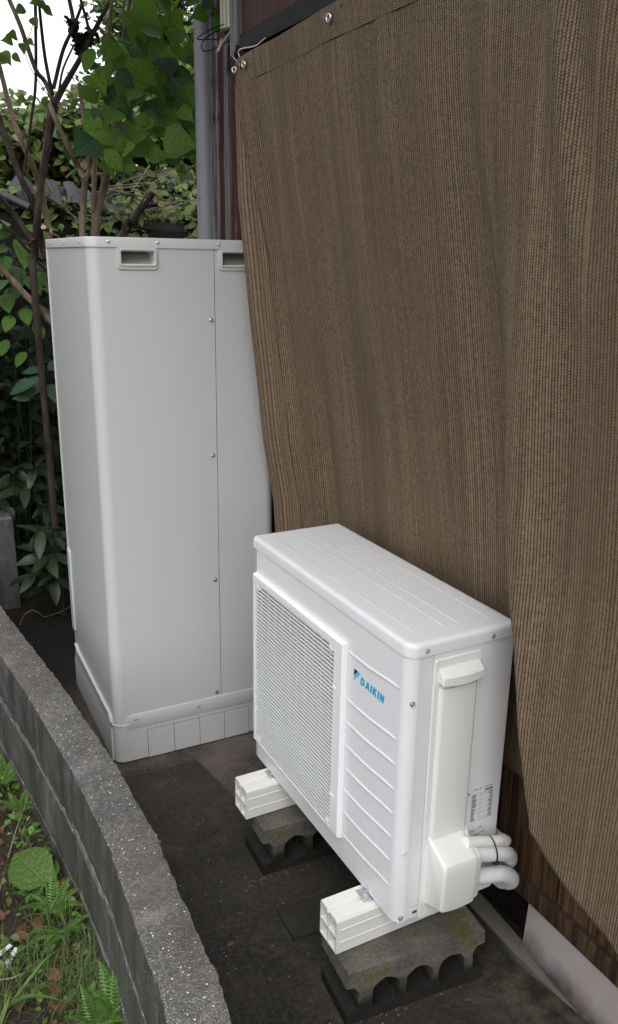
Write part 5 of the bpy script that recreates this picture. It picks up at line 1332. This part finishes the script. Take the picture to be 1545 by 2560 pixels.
# unseen hedge on the left, read from reflections, made tall to block skylight
hd_ = empty('hedge', (-1.6, 4.6, 0), 'tall dark hedge out of view on the left, raised to block skylight', 'hedge')
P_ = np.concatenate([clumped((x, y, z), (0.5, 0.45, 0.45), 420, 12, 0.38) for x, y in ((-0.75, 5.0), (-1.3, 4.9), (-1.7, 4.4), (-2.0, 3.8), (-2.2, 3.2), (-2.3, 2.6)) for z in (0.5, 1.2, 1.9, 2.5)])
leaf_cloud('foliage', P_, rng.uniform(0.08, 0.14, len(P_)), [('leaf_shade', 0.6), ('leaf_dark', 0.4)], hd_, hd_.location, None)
# thin pale wire loop on the ground behind the wall
wl = empty('wire_loop', at(60, 1545, 3.9), 'thin pale wire looped on the ground behind the wall', 'wire')
bm = B(); tube(bm, [at(50, 1562, 3.9), at(60, 1538, 3.9), at(82, 1526, 3.9), at(100, 1535, 3.9), at(112, 1542, 3.92), at(150, 1530, 4.0), at(178, 1515, 4.05)], 0.0022, 6, 6); obj('wire', bm, M['twig'], wl, wl.location)

# ------------------------------------------------------------------ garden strip at the lower left
def gpt(px, py, z=0.0):
    p = atz(px, py, z); return Vector((p.x, p.y, soil_z(p.x, p.y)+max(0.0, z)))
k7 = 640/1408
def g7(x, y, z=0.0): return gpt(x*k7, 1440+y*k7, z)
def frond_mesh(n=15, w_=0.16, mat='fern'):
    me = bpy.data.meshes.new('frond'); vs, fs = [], []
    def quad(a, b, c, d):
        i = len(vs); vs.extend([a, b, c, d]); fs.append((i, i+1, i+2, i+3))
    for i in range(n):
        t = (i+1)/(n+1); z = 0.22*math.sin(t*2.4)-0.10*t*t; L = w_*math.sin(math.pi*(0.18+0.82*t)**0.8)*1.15*(1-t*0.35)+0.012
        for s in (-1, 1):
            a0 = Vector((0, t, z)); tip = Vector((s*L, t+0.35*L, z-0.25*L)); mid = a0.lerp(tip, 0.45)
            h = 0.5/(n+1)
            quad(a0+Vector((0, -h, 0)), mid+Vector((s*0.004, -h*1.1, 0.008)), tip, mid+Vector((-s*0.004, h*0.9, 0.008)))
    m = 10
    for i in range(m):
        t0, t1 = i/m, (i+1)/m; f = lambda t: 0.22*math.sin(t*2.4)-0.10*t*t
        quad((-0.006, t0, f(t0)), (0.006, t0, f(t0)), (0.005, t1, f(t1)), (-0.005, t1, f(t1)))
    me.from_pydata([tuple(v) for v in vs], [], fs); me.materials.append(M[mat]); return me
FR = frond_mesh()
def fern(pos, label, fronds):
    t = empty('fern', pos, label, 'fern', 'ferns along the foot of the wall')
    for yw, s, lift in fronds:
        o = bpy.data.objects.new('frond', FR); C.objects.link(o); o.parent = t; o.rotation_euler = (R(lift), 0, yw-math.pi/2); s *= 0.85; o.scale = (s, s, s); o.location = (0, 0, 0.005)
    return t
def fan(n, s, lift, a0=0, spread=6.28): return [(a0+spread*i/n+random.uniform(-.2, .2), s*random.uniform(.8, 1.15), lift+random.uniform(-8, 10)) for i in range(n)]
fern(g7(20, 1120), 'bright fern at the left edge, highest of the ferns', fan(8, 0.16, 25))
fern(g7(110, 1290), 'small fern beside the wall above the large round leaf', fan(7, 0.12, 28))
fern(g7(300, 1830), 'fern spreading below the curled brown leaf', fan(8, 0.13, 22))
fern(g7(350, 1950), 'dark fern with fronds hanging towards the bare soil', fan(7, 0.14, 20, 3.3, 3.2))
fern(g7(640, 2420), 'tall fern against the foot of the wall at the bottom edge', fan(7, 0.16, 40, 0.6, 2.8))
fern(g7(180, 1760), 'fern behind the white curled tendril', fan(6, 0.10, 28))
fern(g7(520, 2440), 'pale fern at the bottom edge of the picture', fan(7, 0.12, 25))
# one large rounded leaf on a plant of its own
dk = empty('broad_leaf_plant', g7(170, 1750), 'plant with one large round yellow green leaf and a curled leaf beside it', 'plant')
L_dock = leaf_mesh('leaf', [0.05, 0.30, 0.40, 0.43, 0.41, 0.34, 0.20, 0.004], 0.20, 0.28, M['dock'])
pd = g7(255, 1730); pe = g7(60, 1560); dv_ = (pe-pd); L = dv_.length
put_leaf(L_dock, dk, pd+Vector((0, 0, 0.05)), 0.150, (-0.15, -0.55, 0.9), math.atan2(dv_.y, dv_.x))
L_fold = leaf_mesh('leaf', LANCE, 0.9, 0.1, M['fern'])
put_leaf(L_fold, dk, g7(265, 1720)+Vector((0, 0, 0.05)), 0.085, (0.6, -0.5, 0.6), 1.2)
bm = B(); tube(bm, [g7(250, 1760), g7(258, 1745)+Vector((0, 0, 0.03)), pd+Vector((0, 0, 0.052))], 0.003, 6, 4); obj('stem', bm, M['fern'], dk, dk.location)
# fallen leaves
L_dead = leaf_mesh('fallen_leaf', OVAL, 0.45, 0.25, M['dead'])
DL = [(330, 1770, .085, 0.9, 'large curled red brown leaf leaning on the wall'), (20, 1300, .06, 2.0, 'brown leaf under the bright fern at the left edge'), (190, 1950, .05, 1.0, 'rust coloured leaf on the soil below the ferns'),
      (160, 1995, .055, 2.6, 'broad brown leaf lying beside the rust coloured one'), (90, 1960, .05, 0.2, 'brown leaf half hidden in the soil left of the ferns'), (300, 2310, .055, 1.8, 'pinkish brown leaf in the grass near the bottom'),
      (290, 2340, .05, -0.6, 'flat brown leaf touching the pinkish one'), (520, 2420, .05, 0.4, 'brown leaf among the pale fern at the bottom'), (455, 1920, .04, 2.4, 'dark brown leaf tucked against the foot of the wall'),
      (195, 1430, .035, 0.7, 'small brown leaf beside the small fern'), (20, 1450, .06, 2.9, 'brown leaf left of the large round leaf'), (100, 2380, .05, 1.2, 'brown leaf under the broad grass blade'), (30, 1880, .06, 2.5, 'long pale brown leaf at the left edge above the white scraps'),
      (230, 2180, .05, 0.3, 'purplish leaf on the bare soil'), (330, 2200, .045, 2.0, 'brown leaf between the grass tufts')]
for x, y, s, yw, lab in DL:
    o = bpy.data.objects.new('fallen_leaf', L_dead); C.objects.link(o); p = g7(x, y); m = quats((random.gauss(0, .35), random.gauss(-0.3, .3), 1), yw).to_4x4()
    o.matrix_world = Matrix.Translation(p+Vector((0, 0, 0.012))) @ m @ Matrix.Diagonal((s, s, s, 1)); tag(o, lab, 'fallen leaf', 'dead leaves on the soil')
for (px, py), sz, yw, lab in (((570, 2366), .026, 0.5, 'dark red leaf pressed flat on the dark path'), ((606, 2290), .022, 1.9, 'small reddish leaf on the path in front of the far block'), ((1180, 2500), .02, 2.7, 'small brown leaf on the path by the foundation')):
    o = bpy.data.objects.new('fallen_leaf', L_dead); C.objects.link(o); p = atz(px, py, 0.004); m = quats((random.gauss(0, .1), random.gauss(0, .1), 1), yw).to_4x4()
    o.matrix_world = Matrix.Translation(p) @ m @ Matrix.Diagonal((sz, sz, sz*0.3, 1)); tag(o, lab, 'fallen leaf')
# grit and crumbs of soil swept against the edges of the path
vs, fs = [], []
for _ in range(420):
    t = random.random()
    if t < 0.55: y = random.uniform(1.0, 3.2); x = wall_in(y)+0.008+abs(random.gauss(0, 0.03))
    elif t < 0.8: x = random.uniform(0.36, 0.82); y = random.choice((1.262, 1.823))-abs(random.gauss(0, 0.02))
    else: x = random.uniform(0.1, 0.9); y = random.uniform(0.9, 2.5)
    r_ = random.uniform(0.0012, 0.0042); b = len(vs); a0 = random.random()*6
    vs += [(x+r_*math.cos(a0+k*1.57)*random.uniform(.7, 1.3), y+r_*math.sin(a0+k*1.57)*random.uniform(.7, 1.3), 0.0006) for k in range(4)]+[(x, y, r_*random.uniform(.6, 1.1))]
    fs += [(b+k, b+(k+1) % 4, b+4) for k in range(4)]
me = bpy.data.meshes.new('grit'); me.from_pydata(vs, [], fs); me.materials.append(M['grit']); o = bpy.data.objects.new('grit', me); C.objects.link(o); o['kind'] = 'stuff'
# many small leaf scraps and weeds as ground cover
def soil_region(n):
    out = []
    while len(out) < n:
        y = random.uniform(0.9, 3.4); x = random.uniform(-1.2, -0.05)
        if x < wall_in(y)-WT-0.01: out.append((x, y, soil_z(x, y)))
    return np.array(out)
P_ = soil_region(1700); P_[:, 2] += 0.004; leaf_cloud('leaf_litter', P_, rng.uniform(0.012, 0.035, len(P_)), [('dead', 0.8), ('straw', 0.2)], updown=1.6)
P_ = soil_region(3900); keep = np.array([noise.noise((p[0]*5, p[1]*5, 7)) > -0.03 for p in P_]); P_ = P_[keep]; P_[:, 2] += rng.uniform(0.006, 0.05, len(P_))
leaf_cloud('weeds', P_, rng.uniform(0.012, 0.034, len(P_)), [('fern', 0.6), ('leaf_ivy', 0.4)], updown=0.9)
def grass_mesh(name, roots, hmin, hmax, wid, mats, lean=0.5):
    vs, fs, mi = [], [], []
    for p in roots:
        h = random.uniform(hmin, hmax); a = random.uniform(0, 6.28); l = random.uniform(0.1, lean)*h*1.6; w2 = wid*random.uniform(.6, 1.2); side = Vector((-math.sin(a), math.cos(a), 0))*w2; d = Vector((math.cos(a), math.sin(a), 0))
        b = len(vs); n = 5; mm = 0 if random.random() < mats[0][1] else 1
        for i in range(n):
            t = i/(n-1); c = Vector(p)+d*(l*t*t)+Vector((0, 0, h*(t-0.28*t*t*lean*1.6))); s_ = side*(1-t**1.5)
            vs += [tuple(c-s_), tuple(c+s_)]
        for i in range(n-1): fs.append((b+2*i, b+2*i+1, b+2*i+3, b+2*i+2)); mi.append(mm)
    me = bpy.data.meshes.new(name); me.from_pydata(vs, [], fs)
    for m, _ in mats: me.materials.append(M[m])
    me.polygons.foreach_set('material_index', np.array(mi, np.int32)); me.shade_smooth(); o = bpy.data.objects.new(name, me); C.objects.link(o); o['kind'] = 'stuff'; return o
roots = []
for (x, y, n, sp) in ((470, 2180, 260, 0.05), (560, 2230, 220, 0.04), (70, 2150, 160, 0.05), (400, 2260, 150, 0.06), (600, 2330, 160, 0.03), (50, 2260, 90, 0.04), (640, 2200, 60, 0.02), (160, 1400, 60, 0.04), (510, 2000, 60, 0.02), (300, 2420, 120, 0.08), (120, 1620, 120, 0.06), (330, 1900, 120, 0.05), (100, 1250, 90, 0.05), (230, 2100, 120, 0.09), (420, 2080, 110, 0.05)):
    c = g7(x, y)
    for _ in range(n):
        px, py = c.x+random.gauss(0, sp), c.y+random.gauss(0, sp)
        if px < wall_in(max(.3, min(4, py)))-WT-0.004: roots.append((px, py, soil_z(px, py)))
grass_mesh('grass', roots, 0.03, 0.11, 0.0011, [('grass', 0.86), ('straw', 0.14)], 0.9)
# two broad grass blades and a pale dry stalk lying across
def blade(pts, w_, mat, label, cat):
    o = empty(cat.replace(' ', '_'), pts[0], label, cat); bm = B(); P = smooth_path(pts, 6); n = len(P); loops = []
    for i, p in enumerate(P):
        t = (P[min(i+1, n-1)]-P[max(i-1, 0)]).normalized(); s_ = t.cross(Vector((0, 0, 1))).normalized()*w_*(1-(i/(n-1))**2.2)+Vector((0, 0, 1e-5)); loops.append([p-s_+Vector((0, 0, w_*.5)), p, p+s_+Vector((0, 0, w_*.5))])
    V = [[bm.verts.new(q) for q in lp] for lp in loops]
    for a, b in zip(V, V[1:]):
        for i in range(2): bm.faces.new((a[i], a[i+1], b[i+1], b[i]))
    obj('blade', bm, M[mat], o, o.location, 180); return o
Z3 = Vector((0, 0, 0.03))
blade([g7(40, 2375)+Z3*0.5, g7(150, 2360)+Z3*1.6, g7(280, 2358)+Z3*1.6, g7(425, 2355)+Z3*0.6], 0.007, 'grass', 'broad pale green grass blade lying level near the bottom edge', 'grass blade')
blade([g7(60, 2340)+Z3*0.3, g7(180, 2230)+Z3*1.4, g7(270, 2150)+Z3*1.8, g7(370, 2060)+Z3*1.2], 0.0045, 'grass', 'long grass blade slanting up towards the wall', 'grass blade')
blade([g7(0, 2452)+Z3*0.3, g7(40, 2400)+Z3*1.2, g7(75, 2330)+Z3*1.5], 0.006, 'grass', 'short broad grass blade in the bottom left corner', 'grass blade')
blade([g7(0, 2255)+Z3, g7(70, 2255)+Z3*1.3, g7(130, 2225)+Z3*1.4, g7(178, 2180)+Z3], 0.0028, 'straw', 'pale dry stalk curving at the left edge', 'dry stalk')
blade([g7(45, 1560)+Z3*0.6, g7(85, 1440)+Z3*1.3, g7(150, 1290)+Z3*1.5, g7(165, 1240)+Z3*1.2], 0.0016, 'straw', 'thin tan stalk rising above the large round leaf', 'dry stalk')
tn = empty('curled_tendril', g7(225, 1760), 'white curled tendril in front of the brown leaf', 'tendril')
bm = B(); tube(bm, [g7(270, 1775)+Z3*.4, g7(250, 1790)+Z3*.5, g7(225, 1785)+Z3*.6, g7(222, 1760)+Z3*1.1, g7(235, 1750)+Z3*1.2], 0.0018, 6, 5); obj('tendril', bm, M['straw'], tn, tn.location)
# white plastic scraps
for x, y, yw, s, lab in ((20, 2055, 0.4, 0.022, 'small white plastic scrap on the soil at the left edge, upper of two'), (58, 2098, 0.9, 0.034, 'white plastic strip on the soil below the smaller scrap')):
    p = g7(x, y); o = empty('plastic_scrap', p, lab, 'plastic scrap', None, yw); bm = B()
    loft(bm, [[(-s, -0.008, 0.006), (s, -0.007, 0.012), (s, 0.007, 0.010), (-s*0.9, 0.008, 0.005)], [(-s, -0.008, 0.008), (s, -0.007, 0.014), (s, 0.007, 0.012), (-s*0.9, 0.008, 0.007)]]); bmesh.ops.recalc_face_normals(bm, faces=bm.faces)
    obj('strip', bm, M['white_bit'], o)
# single dead leaf on the wall side, tiny
print('objects', len(bpy.data.objects), 'tris', sum(len(o.data.polygons) for o in bpy.data.objects if o.type == 'MESH'))
